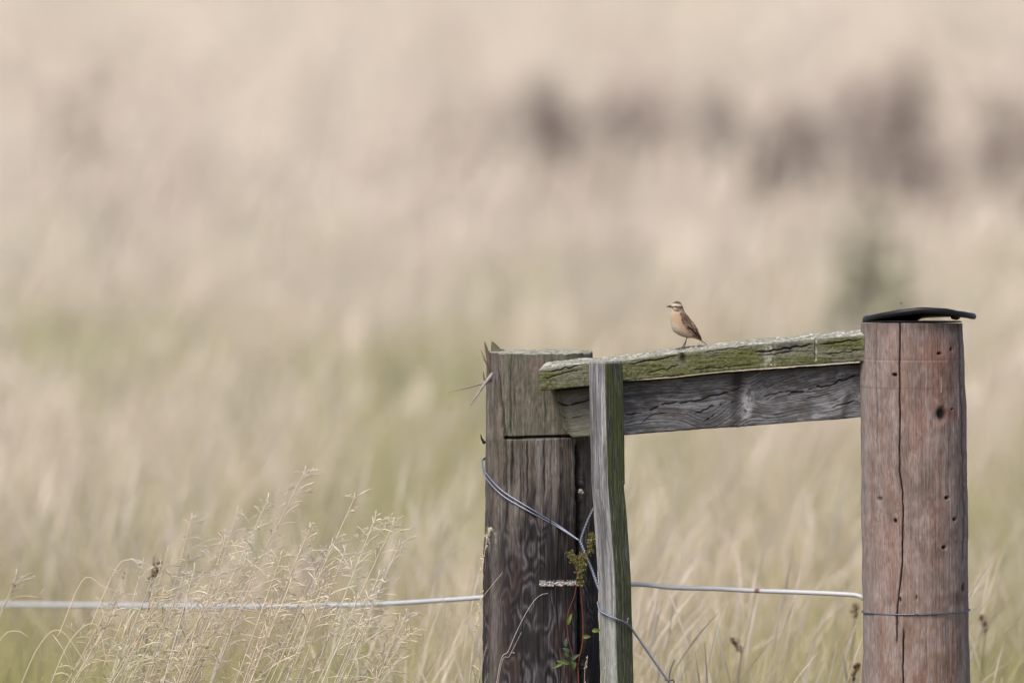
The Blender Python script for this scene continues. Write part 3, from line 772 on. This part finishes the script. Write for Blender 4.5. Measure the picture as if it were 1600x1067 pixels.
path = smooth_path([J, (float(X(916)), -.012, float(Z(818))), (float(X(926)), -.02, float(Z(796))), (float(X(938)), -.03, float(Z(776)))], 50)
twist(mb, path, .0013, .014, WC); wchild(mb, 'twisted_strand')
mb = MB()
path = smooth_path([J, (float(X(913)), -.01, float(Z(862))), (float(X(925)), -.02, float(Z(890))), (float(X(935)), -.035, float(Z(917))), (float(X(945)), -.05, float(Z(940)))], 70)
twist(mb, path, .0017, .012, WC); wchild(mb, 'twisted_strand')
mb = MB()
path = smooth_path([(float(X(934)), -.06, float(Z(938))), (float(X(937)), -.090, float(Z(949))), (float(X(943)), -.108, float(Z(953))), (float(X(960)), -.134, float(Z(960))), (float(X(978)), -.118, float(Z(969))), (float(X(990)), -.10, float(Z(983))), (float(X(1012)), -.095, float(Z(1015))), (float(X(1040)), -.09, float(Z(1055))), (float(X(1065)), -.085, float(Z(1090))), (float(X(1140)), -.07, float(Z(1190))), (float(X(1200)), -.05, float(Z(1290)))], 230)
twist(mb, path, .0014, .013, WC*.9, 1); wchild(mb, 'twisted_strand')
mb = MB()
q = np.array([float(X(1042)), -.092, float(Z(1058))])
mb.tube(smooth_path([q + np.array([.004, 0, .002]), q + np.array([.007, -.006, .022]), q + np.array([.016, -.006, .046])], 14), .0015, WC*.7, 7)
wchild(mb, 'barb'); mb = MB()
mb.tube(smooth_path([q + np.array([-.006, -.004, .001]), q + np.array([.004, -.008, -.001]), q + np.array([.013, -.003, .0]), q + np.array([.016, .003, -.008])], 20), .0014, WC*.35, 7)
wchild(mb, 'barb'); mb = MB()
mb.tube(smooth_path([(float(X(979)), -.12, float(Z(969))), (float(X(981)), -.12, float(Z(960)))], 8), .0014, WC, 7)
wchild(mb, 'barb')
mb = MB(); pts = []
for a in np.linspace(0, 2*math.pi, 90, endpoint=True):
    r = (83.2 + 1.3)/700; x = float(X(1432)) + math.sin(a)*r; y = RCY - math.cos(a)*r
    pts.append((x, y, float(Z(954.7 - 1.5*math.sin(a)))))
mb.tube(pts, .0017, A(108, 120, 140), 8)
o = mb.build('wire_loop', M_metal); tag(o, 'single thin wire wrapped round the reddish right post', 'wire')
# rope
mb = MB()
path = smooth_path([P(1353, 937, .085), P(1348, 934, .075), P(1338, 929.5, .08), P(1300, 927, .1), P(1240, 924.5, .14), P(1180, 922.5, .18), P(1120, 919.5, .22), P(1050, 917.5, .26), P(990, 912.5, .29), P(900, 918, .31), P(800, 929, .32), P(752, 933, .34),
    P(690, 937.5, .48), P(600, 943, .75), P(500, 946, 1.05), P(400, 947, 1.35), P(300, 947, 1.65), P(200, 946, 1.95), P(100, 945, 2.25), P(0, 944, 2.55), P(-200, 942, 3.2), P(-500, 940, 4.2)], 900)
cr_ = np.repeat(A(214, 219, 224)[None]*1.12, len(path), 0)
cr_[np.abs(path[:, 0]-float(X(1187))) < .0035] = A(150, 100, 84)
mb.tube(path, .0052, cr_, 10)
o = mb.build('fence_rope', M_rope); tag(o, 'thick white electric fence rope running past the posts and off to the left', 'rope')

# ================================================================ PLANTS BY THE POSTS
def seeds_stem(name, label, pts, r0, col, branches=(), group='dry grass stems standing close to the left post', rb=.0006):
    root = empty(name, tuple(Vector(pts[0]))); tag(root, label, 'grass stem', group)
    off_ = -Vector(root.location)
    mb = MB(); p = smooth_path(pts, 60); mb.tube(p, np.linspace(r0, r0*.45, 60), col, 6)
    o = mb.build('stalk', M_grass, root); o.location = off_
    if branches:
        mb = MB()
        for (t, dx, dz, dy) in branches:
            b = p[int(t*59)]; e = b + np.array([dx, dy, dz]); mid = (b+e)/2 + np.array([0, 0, .15*abs(dx)])
            q = smooth_path([b, mid, e], 12); mb.tube(q, np.r_[np.full(6, rb*.7), np.linspace(rb, rb*2.2, 4), rb*1.6, rb*.4], col, 6)
        o = mb.build('seed_head', M_grass, root); o.location = off_
    return root
def ground_to(u, v, y, u2): return P(u2, v, y)
PALEC = A(226, 212, 178)*1.8; LILC = A(212, 198, 192)*1.7
def low(u, y): q = P(u, 1067, y); return (q.x, y, 0.0)
y0 = -.12
br = [(.70+.3*random.random()*1.0, random.uniform(-.006, .008), random.uniform(.002, .014), random.uniform(-.004, .004)) for _ in range(26)]
seeds_stem('wild_grass', 'slender seeding grass stem in front of the left edge of the dark post', [low(712, -.1), P(733, 1067, -.1), P(748, 960, -.1), P(754, 890, -.1), P(760, 845, -.1), P(766, 823, -.1)], .0012, PALEC, br + [(.62, .014, -.006, 0), (.62, .02, -.012, 0)], rb=.0009)
seeds_stem('wild_grass', 'bare grass stem leaning right to the dark post beside the white rope', [low(560, -.02), P(640, 1120, -.02), P(672, 1050, -.02), P(715, 985, -.02), P(752, 935, -.02), P(785, 894, -.02)], .0010, PALEC*.9, [(.86, -.018, .004, 0), (.9, .006, .004, 0)])
seeds_stem('wild_grass', 'arching grass stem whose tip bends right across the dark post', [low(740, -.1), P(776, 1067, -.1), P(795, 1015, -.1), P(815, 970, -.1), P(833, 940, -.1), P(845, 929, -.1), P(856, 926.5, -.1)], .0013, LILC)
seeds_stem('wild_grass', 'short straight stem beside the arching one on the dark post', [low(742, -.1), P(778, 1067, -.1), P(797, 1023, -.1), P(815, 987, -.1)], .0009, LILC, [(.93, .008, .0, 0)])
seeds_stem('wild_grass', 'small knobbly seed spike at the bottom between dark post and stake', [low(905, -.13), P(913, 1067, -.13), P(916, 1045, -.13), P(918, 1024, -.13)], .0010, LILC, [(random.uniform(.88, 1), random.uniform(-.004, .004), random.uniform(.002, .008), 0) for _ in range(10)])
seeds_stem('wild_grass', 'thin curved stem at the bottom in front of the pale stake face', [low(925, -.16), P(944, 1067, -.16), P(953, 1048, -.16), P(963, 1034, -.16)], .0008, LILC, [(.93, -.004, -.008, 0)])

# airy tall grass in bloom, left: many fine stems with branching panicles, in and just behind the focus
mb = MB()
def panicle(uu, vv, y, lean, L, col, dense):
    lean = lean*1.45
    top = P(uu, vv, y); base = np.array([top.x - lean, y - .02, 0.02]); tp = np.array(top)
    mid = (base+tp)/2 + np.array([lean*.03, 0, .01])
    p = smooth_path([base, mid, tp + np.array([0, 0, -.01]), tp], 40)
    mb.tube(p, np.linspace(.0016, .0009, 40), col, 4)
    for k in range(dense):
        t = 1 - random.random()**1.3*L; i = max(1, min(39, int(t*39))); b = p[i]
        ln = random.uniform(.015, .11)*(.35 + (1-t)/L*.8); a = random.uniform(0, 6.283)
        up = random.uniform(-.15, .9)
        e = b + np.array([math.cos(a)*ln + .3*ln, math.sin(a)*ln*.6, up*ln]); mdd = (b+e)/2 + np.array([0, 0, .12*ln])
        q = smooth_path([b, mdd, e], 6)
        mb.tube(q, [.0004, .0004, .0006, .0010, .0013, .0004], np.array(col)*random.uniform(.8, 1.15), 4)
        for m_ in range(random.choice([1, 2, 3])):
            b2 = q[random.choice([2, 3, 4])]; e2 = b2 + np.array([random.uniform(-.4, 1)*ln*.45, random.uniform(-.2, .2)*ln, random.uniform(-.1, .7)*ln*.45])
            mb.tube([b2, (b2+e2)/2, e2*.75+b2*.25, e2], [.0003, .0004, .0011, .0003], np.array(col)*random.uniform(.8, 1.2), 4)
PC = [A(236, 224, 198)*1.8, A(226, 212, 192)*1.8, A(220, 208, 198)*1.8, A(230, 226, 204)*1.8]
for (uu, vv, y, ln) in [(478, 727, .5, .34), (555, 768, .15, .30), (588, 797, .1, .26), (616, 808, .1, .28), (625, 842, 0, .25), (593, 889, .0, .22), (540, 850, .0, .22), (520, 840, .2, .26), (470, 850, .3, .22),
        (485, 815, .3, .24), (420, 770, .6, .26), (352, 834, .1, .17), (400, 880, .1, .2), (372, 790, .9, .2), (440, 860, .0, .2), (505, 905, -.1, .2), (560, 925, -.15, .2), (636, 950, -.1, .2), (640, 978, .0, .24),
        (455, 900, -.1, .2), (300, 800, 1.0, .14), (315, 890, .1, .16), (285, 900, .3, .14), (345, 905, -.05, .17), (380, 930, -.1, .16), (425, 935, -.1, .18), (580, 960, -.15, .18), (250, 880, .8, .14)]:
    panicle(uu, vv, y*.45, ln*random.uniform(.9, 1.15), .36, np.array(random.choice(PC)), random.randint(16, 28))
for i in range(46):
    uu = random.gauss(320, 180); vv = random.uniform(850, 1040) + max(0, uu-520)*.25; panicle(uu if uu < 640 else uu-240, vv, random.uniform(-.15, .4), random.uniform(.14, .28), .34, np.array(random.choice(PC))*random.uniform(.7, 1.05)*np.array(random.choice([(1, 1, 1), (1, 1, 1), (.86, .82, .7)])), random.randint(9, 18))
for (u0, v0, u1, v1, u2, v2, y) in [(60, 1010, 95, 985, 140, 1045, -.3), (110, 1000, 150, 975, 168, 1040, -.2), (180, 890, 200, 874, 226, 877, .0), (0, 1000, 25, 985, 45, 995, -.1), (130, 905, 160, 915, 190, 926, .1), (200, 955, 235, 962, 262, 985, .1)]:
    mb.tube(smooth_path([P(u0-40, v0+90, y), P(u0, v0, y), P(u1, v1, y), P(u2, v2, y)], 20), np.linspace(.0010, .0007, 20), PC[0]*.95, 5)
tag(mb.build('flowering_grass', M_grass), 'airy pale seeding grass in sharp focus left of the dark post, before the white rope', 'grass', kind='stuff')

# brown dead seed heads in the grass
def dead_head(u, v, y, L, label, lean=.3):
    L = L*.8
    root = empty('seed_spike', tuple(P(u, v, y))); tag(root, label, 'seed head', 'dark brown dead seed heads in the grass')
    a = MB(); f = MB(); top = np.array([lean*L, 0, L*.9]); nb = np.array([-.05, 0, -P(u, v, y).z])
    p = smooth_path([nb, np.zeros(3), top*.5 + np.array([0, 0, .004]), top], 24); a.tube(p, np.linspace(.002, .001, 24), A(110, 86, 66), 5); a.build('stalk', M_leaf, root)
    for k in range(22):
        t = random.random(); f.blob(top*t + np.array([random.gauss(0, .0028), random.gauss(0, .0028), random.gauss(0, .003)]), random.uniform(.0022, .0048), np.array(random.choice([A(134, 104, 82), A(112, 84, 66), A(156, 124, 98)])), k, n=6, m=5)
    f.build('seed_head', M_leaf, root)
dead_head(236, 905, .9, .05, 'dark brown seed head above the white rope at far left', .5)
dead_head(1158, 1018, 1.0, .045, 'brown seed head low in the grass between stake and right post, under the rope', -.6)
dead_head(1333, 1065, .7, .06, 'upright brown seed head at the bottom against the left side of the right post', .2)
dead_head(1337, 962, 1.4, .035, 'small brown seed head beside the right post under the white rope end', .0)
dead_head(1540, 985, 1.3, .05, 'brown seed head right of the right post, level with its wire', -.25)

# red stemmed weed in the crack
weed = empty('weed', low(905, -.03)); tag(weed, 'red stemmed weed with green leaves and yellow green flower head climbing the left post crack', 'weed')
wo = -Vector(weed.location)
mb = MB(); RC = A(150, 78, 62)
s1 = smooth_path([low(905, -.03), P(904, 1067, -.02), P(902, 1044, -.02), P(910, 1005, -.02), P(911, 970, -.018), P(908, 930, -.018), P(906, 912, -.02), P(898, 880, -.02)], 60)
mb.tube(s1, np.linspace(.0022, .0014, 60), RC, 7)
o = mb.build('stem', M_leaf, weed); o.location = wo; mb = MB()
mb.tube(smooth_path([P(901, 1044, -.02), P(894, 1020, -.02), P(887, 990, -.02), P(887, 960, -.02), P(899, 925, -.02), P(905, 880, -.015), P(925, 850, -.02)], 40), np.linspace(.0013, .0006, 40), RC*1.15, 6)
o = mb.build('stem', M_leaf, weed); o.location = wo
for (u, v, dx, dz, L, W, cc) in [(887, 975, .3, 1, .026, .010, A(140, 165, 60)), (911, 995, .8, .2, .018, .012, A(128, 140, 50)), (925, 985, 1, .15, .022, .012, A(130, 160, 55)), (890, 1018, -.6, .5, .018, .012, A(92, 130, 96)), (884, 1010, -.1, 1, .02, .010, A(96, 135, 100)),
        (893, 1030, .5, .5, .022, .012, A(84, 120, 84)), (890, 1036, -1, .3, .03, .012, A(112, 145, 60)), (880, 1034, -.8, -.4, .03, .010, A(128, 158, 66)), (893, 1032, .3, -.9, .02, .012, A(88, 124, 50)), (888, 1026, -.5, .8, .014, .010, A(120, 140, 60)), (899, 1034, -.3, -.8, .018, .011, A(100, 130, 55))]:
    mb = MB(); mb.leaf(np.array(P(u, v, -.025)), (dx, -.45, dz), (random.uniform(-.5, .5), -1, .3), L*.9, W*.8, np.array(cc)*np.array([.85, .78, .8]), fold=.5, curl=.5, n=9); o = mb.build('leaf', M_leaf, weed); o.location = wo
mb = MB()
def tuft(path, sp, n):
    p = smooth_path(path, 30)
    for i in range(n):
        b = p[random.randrange(30)] + np.array([random.gauss(0, sp), random.gauss(0, sp*.6), random.gauss(0, sp)]); a = random.uniform(0, 6.283)
        mb.leaf(b, (math.cos(a), random.uniform(-1, .3), math.sin(a)), (0, -1, .2), random.uniform(.004, .008), random.uniform(.002, .0035), np.array(random.choice([A(128, 124, 54), A(112, 108, 46), A(144, 136, 64), A(98, 93, 40)])), n=4)
tuft([P(906, 912, -.028), P(906, 890, -.03), P(903, 872, -.03)], .0035, 230)
tuft([P(906, 882, -.03), P(895, 872, -.03), P(890, 862, -.03)], .0030, 190)
tuft([P(908, 890, -.03), P(914, 878, -.03), P(913, 868, -.03)], .0028, 120)
tuft([P(922, 862, -.028), P(923, 845, -.028), P(923, 834, -.028)], .0032, 190)
o = mb.build('flower_head', M_leaf, weed); o.location = wo
# few green blades at the foot of the post
mb = MB()
for (u0, u1, v1) in [(748, 738, 1040), (756, 770, 1035), (759, 773, 1042), (752, 741, 1052), (757, 762, 1048)]:
    b = P(u0, 1085, -.15); e = P(u1, v1, -.15); mb.tube(smooth_path([(b.x, b.y, .02), b, (b*.45+e*.55) , e], 16), np.linspace(.0022, .0004, 16), A(84, 118, 52), 5, flat=.3)
tag(mb.build('grass_tuft', M_grass), 'short green grass blades at the bottom left corner of the dark post', 'grass tuft')

# ================================================================ THE BIRD
# side view drawn on a sheet with 6223 units to the metre; origin between the feet
BS = 1/6223.0
byc = 0.0
foot = P(1066.5, 540.3, byc)
def B(cx, cy, y=0.0): return np.array([(cx-590)*BS, y, (892-cy)*BS])
bird = empty('small_bird', (foot.x, byc, float(Z(rt(np.array(1066.5)))) + .007*.49 + .001))
tag(bird, 'small streaky brown songbird with orange breast and pale eyebrow standing on the mossy rail', 'bird')
bird.rotation_euler = (0, 0, R(8))
prs = [((431, 314), (424, 286), 9), ((436, 322), (432, 268), 17), ((446, 334), (448, 252), 26), ((456, 348), (474, 238), 36), ((456, 358), (510, 229), 45), ((450, 365), (548, 238), 51), ((443, 372), (578, 268), 54), ((437, 384), (596, 312), 55),
       ((431, 402), (610, 356), 58), ((426, 430), (632, 392), 66), ((424, 475), (664, 440), 76), ((427, 530), (696, 490), 84), ((436, 585), (722, 540), 87), ((456, 632), (748, 590), 85), ((490, 668), (772, 635), 79), ((535, 698), (792, 674), 69),
       ((590, 722), (810, 704), 56), ((650, 738), (826, 726), 42), ((715, 742), (842, 745), 29), ((770, 752), (856, 762), 17), ((820, 770), (866, 775), 8)]
fr = np.array([p[0] for p in prs], float); bk = np.array([p[1] for p in prs], float); hw = np.array([p[2] for p in prs], float)
tt = np.linspace(0, len(prs)-1, 110); ii = np.arange(len(prs))
def cub(a):
    q = smooth_path(np.stack([a[:, 0], a[:, 1], hw], -1) if a.ndim == 2 else a, 110); return q
def resample(arr):
    out = []
    for t in tt:
        i = min(len(prs)-2, int(t)); f = t-i; g_ = lambda k: arr[max(0, min(len(prs)-1, k))]
        a, b, c_, d = g_(i-1), g_(i), g_(i+1), g_(i+2)
        out.append(.5*((2*b)+(c_-a)*f+(2*a-5*b+4*c_-d)*f*f+(3*b-a-3*c_+d)*f**3))
    return np.array(out)
FR, BK, HW = resample(fr), resample(bk), resample(hw)
ns = 56; al = np.linspace(0, 2*math.pi, ns, endpoint=False)
V = []; SX = []; SY = []
for k in range(110):
    c_ = (FR[k]+BK[k])/2; h = (BK[k]-FR[k])/2
    ca = np.cos(al)
    cx = c_[0] + h[0]*ca; cy = c_[1] + h[1]*ca; ly = HW[k]*np.sin(al)*(1 - .0*ca)
    rp = 1
    V.append(np.stack([(cx-590)*BS, ly*BS, (892-cy)*BS], -1)); SX.append(cx); SY.append(cy)
V = np.array(V); SX = np.array(SX); SY = np.array(SY)
nrm = fbm(SX*.05, SY*.05, V[..., 1]*300, seed=501, o=3)
ctrs = V.mean(1, keepdims=True); dv = V-ctrs; V = ctrs + dv*(1 + (nrm[..., None]-.5)*.06 + (fbm(SX*.14, SY*.07, V[..., 1]*900, seed=502)[..., None]-.5)*.035)
# plumage pattern
def near(a, b, ra, rb): return np.exp(-(((SX-a)/ra)**2+((SY-b)/rb)**2)**1.5)
def seg(x0, y0, x1, y1, w_):
    dx, dy = x1-x0, y1-y0; L2 = dx*dx+dy*dy; t = np.clip(((SX-x0)*dx+(SY-y0)*dy)/L2, 0, 1); dd = np.hypot(SX-x0-t*dx, SY-y0-t*dy); return np.exp(-(dd/w_)**4)
T = tt[:, None]*np.ones((1, ns)); ca = np.cos(al)[None, :]*np.ones((110, 1))
streak = fbm(SX*.06+SY*.04, SY*.025-SX*.02, V[..., 1]*500, seed=510, o=3)
cream = A(218, 200, 178); buff = A(206, 176, 148); peach = A(208, 180, 154); belly = A(212, 200, 178); brownb = A(128, 102, 84); dkb = A(80, 64, 54)
wob = (nrm-.5)*60
c = mixc(cream*.96, buff, sst(372, 420, SY + wob)*(1-sst(500, 590, SY + wob*1.5 - (SX-470)*.5)))
c = mixc(c, belly, sst(500, 600, SY + wob - (SX-470)*.35)*(1-sst(540, 640, SX + wob)))
c = mixc(c, peach, sst(510, 570, SY + wob)*sst(500, 590, SX + wob))
c = mixc(c, cream, (1-sst(425, 445, SX + wob*.4))*sst(380, 420, SY)*.6)
c = c*(.86 + .28*fbm(SX*.08, SY*.03, V[..., 1]*900, seed=530, o=3))[..., None]
back = sst(.0, .4, ca + (nrm-.5)*.5)*(T > 6.5)*(1 - .55*(T < 10))
c = mixc(c, mixc(dkb, A(166, 140, 118), sst(.4, .6, streak)), back)
head = (1-sst(8.2, 9.6, T + (nrm-.5)*2))
crown = head*sst(0, 10, 264 - SY + (SX-480)*.10)
c = mixc(c, mixc(A(88, 70, 58), A(150, 124, 102), sst(.46, .68, fbm(SX*.06, SY*.2, V[..., 1]*900, seed=520))*.8), np.clip(crown, 0, 1))
c = mixc(c, mixc(A(116, 92, 76), A(160, 134, 112), streak), head*seg(578, 292, 606, 350, 24)*.9)
c = mixc(c, mixc(A(112, 84, 66), A(160, 128, 102), sst(.3, .7, fbm(SX*.12, SY*.12, seed=531))), head*near(532, 326, 52, 28)*.9)
c = mixc(c, A(58, 44, 37), head*np.clip(seg(436, 306, 478, 303, 9) + seg(506, 306, 578, 312, 10), 0, 1)*.9)
c = mixc(c, A(72, 54, 46), (T < 10)*seg(470, 350, 524, 364, 9 + 3*(nrm-.5))*.85)
c = mixc(c, A(232, 218, 198), head*seg(436, 287, 500, 276, 6.5)); c = mixc(c, A(224, 208, 188), head*seg(500, 276, 584, 288, 7.5))
c = mixc(c, A(120, 112, 100), np.clip(near(472, 600, 8, 14)+near(527, 645, 6, 6)+near(505, 560, 5, 8), 0, 1)*.6)
me = make_mesh('body', V.reshape(-1, 3), np.vstack([grid_faces(110, ns)]+[np.stack([np.arange(110-1)*ns+ns-1, np.arange(1, 110)*ns+ns-1, np.arange(1, 110)*ns, np.arange(0, 109)*ns], -1)]), c.reshape(-1, 3))
import bmesh
bm = bmesh.new(); bm.from_mesh(me); bmesh.ops.remove_doubles(bm, verts=bm.verts, dist=1e-7)
bmesh.ops.holes_fill(bm, edges=[e for e in bm.edges if e.is_boundary]); bmesh.ops.recalc_face_normals(bm, faces=bm.faces); bm.to_mesh(me); bm.free()
link('body', me, M_feather, bird)
mb = MB()      # bill
pu = smooth_path([B(442, 294), B(410, 295), B(380, 298), B(356, 304)], 14); pl = smooth_path([B(442, 310), B(415, 310), B(385, 307), B(362, 305)], 14)
mb.tube(pu, np.interp(np.linspace(0, 1, 14), [0, .5, 1], [.0024, .0014, .0003]), A(58, 50, 48), 10)
mb.tube(pl, np.interp(np.linspace(0, 1, 14), [0, .5, 1], [.0019, .0011, .0002]), A(80, 68, 62), 10); mb.build('bill', M_horn, bird)
for sd in (-1, 1):
    mb = MB(); mb.blob(B(492, 302, sd*43*BS), .0021, (.006, .004, .003), 0, 16, 12)
    V_ = mb.V[0]; c0 = B(492, 302, sd*43*BS); d_ = V_-c0; mb.V[0] = c0 + d_/np.linalg.norm(d_, axis=1)[:, None].clip(1e-9)*.0021
    mb.build('eye', M_eye, bird)
# wings: overlapping feathers on each flank
def wing(sd):
    mb = MB()
    # base shell
    out_t = np.array([(560, 388), (598, 378), (640, 412), (682, 462), (722, 520), (758, 574), (792, 628), (822, 680), (846, 724), (858, 764)], float)
    out_b = np.array([(548, 408), (552, 452), (568, 512), (606, 552), (650, 590), (696, 628), (738, 664), (780, 700), (818, 738), (858, 766)], float)
    n = 40; m = 12; s = np.linspace(0, 9, n); tp = np.stack([np.interp(s, np.arange(10), out_t[:, k]) for k in (0, 1)], -1); bt = np.stack([np.interp(s, np.arange(10), out_b[:, k]) for k in (0, 1)], -1)
    def lat(cx, cy):
        # how far out the body's side lies, plus a little
        k = interp(cy, [(380, 60), (450, 78), (550, 90), (640, 82), (700, 58), (740, 40), (770, 22)])
        return k
    V_ = []; C_ = []
    for i in range(n):
        for j in range(m):
            f = j/(m-1); q = tp[i]*(1-f)+bt[i]*f; arch = math.sin(math.pi*(.18+.72*f))
            l = lat(q[0], q[1])*(.55+.5*arch) + 3
            V_.append(B(q[0], q[1], sd*l*BS)); C_.append(mixc(A(120, 98, 82), A(70, 55, 48), np.array(f))*random.uniform(.75, 1.2))
    V_ = np.array(V_); mb.add(V_, grid_faces(n, m), np.array(C_))
    def fea(cx, cy, dx, dy, L, W, c0, c1, lift):
        f = .5; l = lat(cx, cy)*1.0 + lift
        b = B(cx, cy, sd*l*BS); l2 = lat(cx+dx*L, cy+dy*L)*1.0 + lift*.7; e = B(cx+dx*L, cy+dy*L, sd*l2*BS)
        mb.leaf(b, e-b, (0, sd, 0), L*BS, W*BS, np.array(c0), fold=-.25, curl=.0, n=7, c2=c1)
    DKc = A(60, 46, 40); PLc = A(214, 188, 160)*1.35; WHc = A(240, 232, 222)*1.6
    # primaries and tertials
    for i, (cx, cy, L, W, c0, c1) in enumerate([(700, 610, 165, 22, A(52, 42, 38), A(80, 64, 56)), (690, 590, 180, 22, A(66, 52, 46), A(150, 124, 104)), (690, 565, 185, 26, DKc, PLc), (680, 540, 170, 28, DKc, PLc), (700, 530, 150, 26, DKc, PLc), (690, 505, 110, 24, DKc, PLc)]):
        fea(cx, cy, .72, .70, L, W, c0, c1, 6+i*1.5)
    for i in range(9):                       # greater coverts
        t = i/8; fea(585+t*90, 500+t*55-abs(t-.5)*10, .62, .78, 60, 24, DKc, mixc(PLc, WHc, np.array(.5*(i % 2))), 14)
    for r_ in range(8):
        for i in range(5):
            f_ = i/4; k_ = r_*.78; a_ = np.array([np.interp(k_, np.arange(10), out_t[:, 0]), np.interp(k_, np.arange(10), out_t[:, 1])]); b_ = np.array([np.interp(k_, np.arange(10), out_b[:, 0]), np.interp(k_, np.arange(10), out_b[:, 1])])
            if r_ > 4 and f_ > .5: continue
            cx, cy = a_*(1-f_*.85-.08) + b_*(f_*.85+.08) + np.array([random.uniform(-5, 5), random.uniform(-6, 4)])
            fea(cx-6, cy-10, .58, .81, 50, 25, mixc(DKc, A(100, 78, 64), np.array(random.random())), mixc(PLc, A(140, 112, 90), np.array(random.random())), 13 + r_*.5)
    for i in range(5): fea(700+i*9, 525+i*14, .6, .8, 26, 12, A(120, 100, 86), WHc, 17)
    mb.build('wing', M_feather, bird)
wing(-1); wing(1)
mb = MB()     # tail
for i in range(7):
    o_ = (i-3)*1.1; b = B(770+abs(o_)*1, 728, o_*5*BS); e = B(940-abs(o_)*3, 832+o_*.5, o_*9*BS)
    mb.leaf(b, e-b, (.5, -.9, 1), np.linalg.norm(e-b), 17*BS, np.array([A(96, 78, 66), A(150, 130, 112)][i % 2]), fold=.1, curl=0, n=8)
for i in range(5):
    o_ = (i-2)*8; b = B(700, 712, o_*BS); e = B(856, 776, o_*.6*BS); mb.leaf(b, e-b, (-.4, 0, -1), np.linalg.norm(e-b), 26*BS, A(214, 196, 172), fold=-.1, curl=0, n=6)
mb.build('tail', M_feather, bird)
for (hx, hy, kx, ky, fx, fy, sd) in [(650, 735, 628, 790, 573, 884, -1), (655, 735, 640, 800, 613, 884, 1)]:
    mb = MB(); yy = sd*26*BS*1.0; LC = A(58, 48, 46)
    mb.tube(smooth_path([B(hx, hy-12, yy), B(kx, ky, yy), B((kx*.45+fx*.55), (ky*.45+fy*.55), yy), B(fx, fy, yy)], 16), np.r_[.0016, .0013, np.full(11, .0010), .0011, .0012, .0012], LC, 8)
    for a, L in ((150, .014), (180, .0155), (210, .014), (5, .011)):
        d = np.array([math.cos(R(a)), math.sin(R(a))*.9, 0]); b = B(fx, fy, yy)
        mb.tube(smooth_path([b, b + d*L*.4 + np.array([0, 0, .0003]), b + d*L*.8 + np.array([0, 0, -.0006]), b + d*L + np.array([0, 0, -.0016])], 10), np.linspace(.0010, .0004, 10), LC, 7)
    mb.build('leg', M_horn, bird)
